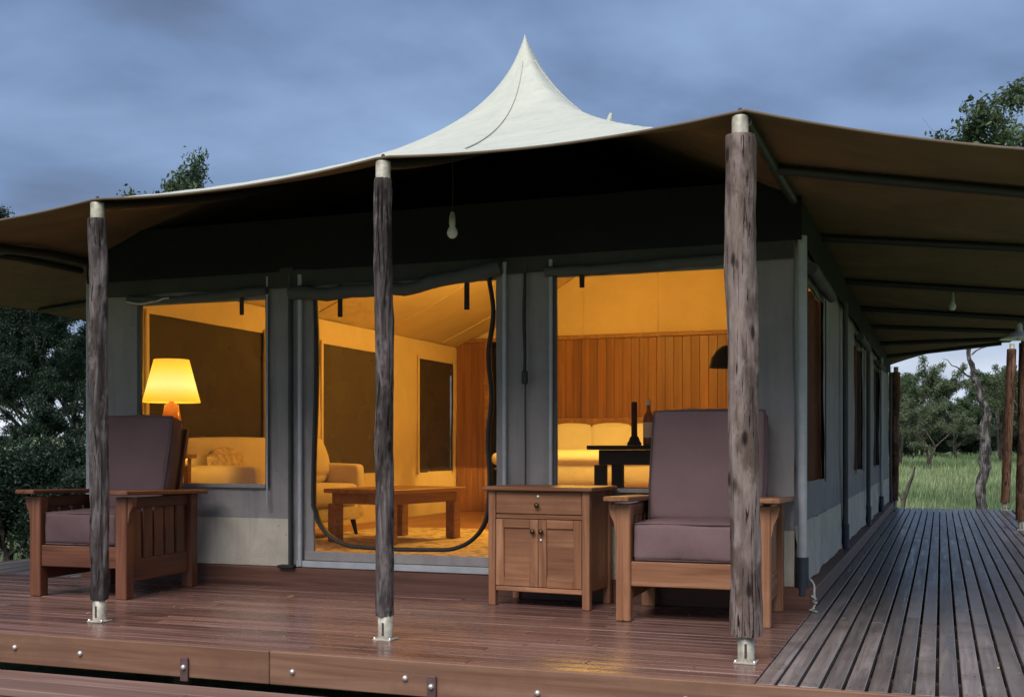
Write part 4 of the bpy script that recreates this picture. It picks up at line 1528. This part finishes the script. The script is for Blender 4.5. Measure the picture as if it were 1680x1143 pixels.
T_bush = tree_meshes(5, 2.6, 1.9, 0.06, 0.032, 60000, 0.2, 0.3, 'leaf_dark', 'bark', 500, 0.7, 0.42)
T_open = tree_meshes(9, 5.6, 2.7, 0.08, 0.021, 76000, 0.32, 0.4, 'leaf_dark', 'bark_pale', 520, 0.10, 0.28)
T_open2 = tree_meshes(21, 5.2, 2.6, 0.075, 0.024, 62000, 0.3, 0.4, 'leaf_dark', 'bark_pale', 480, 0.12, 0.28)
T_ac = tree_meshes(33, 6.2, 3.6, 0.14, 0.036, 48000, 0.34, 0.8, 'leaf', 'bark', 420, 0.1, 0.36)
T_ac2 = tree_meshes(47, 5.4, 3.4, 0.12, 0.045, 34000, 0.3, 0.7, 'leaf', 'bark', 420, 0.2, 0.45)
T_ac3 = tree_meshes(58, 5.0, 3.0, 0.12, 0.045, 30000, 0.3, 0.6, 'leaf_pale', 'bark', 420, 0.2, 0.45)

# left: thicket beside the tent
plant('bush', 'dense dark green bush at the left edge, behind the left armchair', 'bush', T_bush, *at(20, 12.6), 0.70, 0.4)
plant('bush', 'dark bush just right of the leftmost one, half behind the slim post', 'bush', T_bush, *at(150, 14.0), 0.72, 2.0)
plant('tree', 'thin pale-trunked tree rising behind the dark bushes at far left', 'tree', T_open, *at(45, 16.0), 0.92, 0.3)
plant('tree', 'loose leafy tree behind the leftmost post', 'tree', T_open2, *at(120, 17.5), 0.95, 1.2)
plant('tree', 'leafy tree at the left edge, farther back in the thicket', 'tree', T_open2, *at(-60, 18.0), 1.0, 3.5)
plant('tree', 'tree whose leafy top shows above the roof left of centre', 'tree', T_ac2, *at(440, 22.0), 0.95, 2.2, sz=1.43)
plant('tree', 'tree with thin feathery twigs just right of the treetop above the left roof', 'tree', T_open, *at(322, 22.5), 1.5, 2.2, sz=1.30)
plant('tree', 'tree whose sparse twigs just show above the roof at far left', 'tree', T_open2, *at(95, 26.0), 1.34, 5.2)
plant('tree', 'low leafy tree filling the gap above the left bush', 'tree', T_open2, *at(10, 15.0), 0.66, 2.7)
plant('tree', 'dark tree deep in the thicket, between the two left trunks', 'tree', T_ac2, *at(80, 30.0), 0.78, 4.4)
plant('tree', 'low pale-stemmed tree filling the gap beside the slim post', 'tree', T_open, *at(110, 16.2), 0.60, 5.9)
plant('bush', 'dark bush outside the second window of the left tent wall', 'bush', T_bush, *at(545, 19.5), 1.0, 1.1)
# right: acacia above the side deck, dead trunk, tree line
plant('acacia_tree', 'tall feathery acacia reaching over the fly at the right edge', 'tree', T_ac, *at(1795, 21.0), 1.48, 1.6)
RT = [(1470, 47, 1.0, 0), (1500, 58, 0.95, 1), (1522, 44, 0.66, 2), (1548, 66, 0.8, 1), (1570, 56, 0.58, 2), (1600, 72, 0.75, 0), (1622, 60, 0.7, 1), (1648, 50, 0.98, 2), (1676, 58, 1.05, 0), (1705, 46, 1.0, 1),
      (1485, 80, 1.05, 2), (1532, 88, 0.8, 0), (1585, 92, 0.75, 1), (1635, 86, 0.8, 2), (1690, 84, 1.1, 1), (1440, 66, 1.1, 1)]
words = ['first', 'second', 'third', 'fourth', 'fifth', 'sixth', 'seventh', 'eighth', 'ninth', 'tenth', 'eleventh', 'twelfth', 'thirteenth', 'fourteenth', 'fifteenth', 'sixteenth']
order = sorted(range(len(RT)), key=lambda k: RT[k][0])
for n_, k in enumerate(order):
    px, d, s, ty = RT[k]
    plant('acacia_tree', f'{words[n_]} acacia from the left in the tree line beyond the side deck', 'tree', (T_ac3, T_ac2, T_ac3)[ty], *at(px, d), s, k * 2.1, 'tree line across the grass', dz=-0.15)


UG = [(1462, 60), (1490, 66), (1512, 58), (1540, 70), (1562, 62), (1588, 68), (1612, 61), (1640, 70), (1664, 63), (1690, 67)]
for k, (px, d) in enumerate(UG):
    plant('bush', f'{words[k]} from the left of the low bushes under the far tree line', 'bush', T_bush, *at(px, d), 1.05 + 0.25 * ((k * 7) % 5) / 5, k * 1.3, 'bushes under the tree line', sz=1.0 + 0.1 * (k % 3), dz=-0.2)


def dead_tree():
    x, y = at(1606, 20.5)
    t = thing('dead_tree', 'bare twisted trunk with rough pale bark beyond the deck end', 'tree', (x, y, gz(x, y)))
    prof = [(0.0, 0.0, -0.2, 0.21), (0.02, 0, 0.5, 0.19), (0.05, 0, 1.1, 0.20), (0.09, 0, 1.6, 0.21), (0.10, 0, 2.1, 0.17), (0.04, 0, 2.5, 0.12), (-0.08, 0, 2.85, 0.09), (-0.14, 0, 3.3, 0.07), (-0.17, 0, 3.9, 0.055), (-0.19, 0, 4.8, 0.03)]
    pts, rad = [], []
    for (a, b) in zip(prof, prof[1:]):
        for i in range(5):
            u = i / 5
            p = [a[k] + (b[k] - a[k]) * u for k in range(4)]
            nz = mnoise.noise(Vector((p[2] * 3, 1, 1)))
            pts.append((p[0] * 1.2 + 0.10 * nz, p[1] + 0.06 * nz, p[2]))
            rad.append(p[3] * 0.45 * (1 + 0.25 * mnoise.noise(Vector((p[2] * 5, 9, 2)))))
    mb = MB().tube(pts, rad, 14)
    vv = []
    for p in mb.v:
        q = Vector(p)
        o = mnoise.noise(q * 6) * 0.05 + mnoise.noise(q * 17) * 0.03
        vv.append((q.x + o, q.y + o * 0.6, q.z))
    mb.v = vv
    mb.build('trunk', M['bark_dead'], t)
    rg = random.Random(4)
    for (z, dx, ln) in ((2.35, 1, 0.45), (2.8, -1, 0.5), (3.2, 1, 0.4), (3.7, -1, 0.4), (1.9, 1, 0.3)):
        p = Vector((0.0 if z < 2.6 else -0.12, 0, z))
        pp = [p]
        for i in range(6):
            p = p + Vector((dx * ln / 6 * rg.uniform(0.4, 1.2), rg.uniform(-0.06, 0.06), ln / 6 * rg.uniform(0.1, 1.2)))
            pp.append(p)
        MB().tube(pp, [0.018 * (1 - 0.8 * i / 6) for i in range(7)], 6).build('branch', M['bark_dead'], t)


dead_tree()
sn = thing('broken_stump', 'small dark forked dead branch in the grass at the deck end', 'branch', (*at(1478, 24), 0))
sn.location.z = gz(sn.location.x, sn.location.y)
MB().tube([(0, 0, -0.1), (0.06, 0, 0.45), (0.22, 0, 0.9), (0.28, 0, 1.12)], [0.05, 0.045, 0.03, 0.012], 7).build('stem', M['bark'], sn)
MB().tube([(0.05, 0, 0.4), (-0.08, 0, 0.62), (-0.16, 0, 0.7)], [0.03, 0.02, 0.008], 6).build('branch', M['bark'], sn)


def grass(name, label, pts_fn, n, hmin, hmax, seed, width=0.012):
    nr = np.random.RandomState(seed)
    v = np.zeros((n, 3, 3))
    k = 0
    while k < n:
        x, y = pts_fn(nr)
        z = gz(x, y)
        h = hmin + (hmax - hmin) * nr.rand() ** 2
        a = nr.rand() * 6.283
        w = width * (0.6 + nr.rand())
        lx_, ly_ = (nr.rand() - 0.5) * h * 0.7, (nr.rand() - 0.5) * h * 0.7
        v[k] = [(x - w * math.cos(a), y - w * math.sin(a), z - 0.02), (x + w * math.cos(a), y + w * math.sin(a), z - 0.02), (x + lx_, y + ly_, z + h)]
        k += 1
    me = bpy.data.meshes.new(name)
    me.vertices.add(n * 3)
    me.vertices.foreach_set('co', v.reshape(-1))
    me.loops.add(n * 3)
    me.loops.foreach_set('vertex_index', np.arange(n * 3))
    me.polygons.add(n)
    me.polygons.foreach_set('loop_start', np.arange(0, n * 3, 3))
    me.materials.append(M['grass'])
    me.update(calc_edges=True)
    o = obj(name, me)
    tag(o, label, 'grass', kind='stuff')


def right_pts(nr):
    d = 17 + 45 * nr.rand() ** 1.3
    px = 1430 + 300 * nr.rand()
    return at(px, d)


def left_pts(nr):
    d = 9.5 + 22 * nr.rand() ** 1.5
    px = -60 + 300 * nr.rand()
    return at(px, d)


grass('grass', 'green grass of the clearing beyond the side deck', right_pts, 45000, 0.10, 0.38, 2, 0.02)
grass('grass', 'grass under the bushes at the left of the deck', left_pts, 15000, 0.08, 0.3, 3, 0.012)


def deck_screws():
    """countersunk screw heads in every board of the side deck, far too many and small to pick apart"""
    mb = MB()
    rg = random.Random(12)
    xb = 0.1015
    while xb < 1.76:
        for yy in [-0.34, 0.04, 0.62, 1.22] + [1.67 + 1.5 * k for k in range(1, 9)]:
            for dx in (0.016, 0.053):
                x, y = xb + dx + rg.uniform(-0.003, 0.003), yy + rg.uniform(-0.006, 0.006)
                a0 = rg.random() * 6
                mb.add([(x + 0.0042 * math.cos(a0 + t * 1.0472), y + 0.0042 * math.sin(a0 + t * 1.0472), 0.0026) for t in range(6)], [tuple(range(6))])
        xb += 0.0832
    o = mb.build('screw_heads', M['joist'], deck)
    o['kind'] = 'stuff'


deck_screws()


def litter():
    rg = random.Random(77)
    mb = MB()
    for i in range(70):
        if rg.random() < 0.6:
            x, y = rg.uniform(0.15, 1.7), rg.uniform(-0.3, 6) ** 1.0
        else:
            x, y = rg.uniform(-4, 0), rg.uniform(-0.35, 1.6)
        a = rg.uniform(0, 6.28)
        l_, w_ = rg.uniform(0.006, 0.016), rg.uniform(0.003, 0.006)
        c, s_ = math.cos(a), math.sin(a)
        z = 0.004
        pts = [(-l_, 0, z), (0, -w_, z + 0.001), (l_, 0, z + rg.uniform(0.002, 0.008)), (0, w_, z + 0.003)]
        mb.add([(x + p[0] * c - p[1] * s_, y + p[0] * s_ + p[1] * c, p[2]) for p in pts], [(0, 1, 2, 3)])
    o = mb.build('leaf_litter', M['litter'])
    tag(o, 'tiny dry leaves scattered over the deck boards', 'leaves', kind='stuff')


litter()
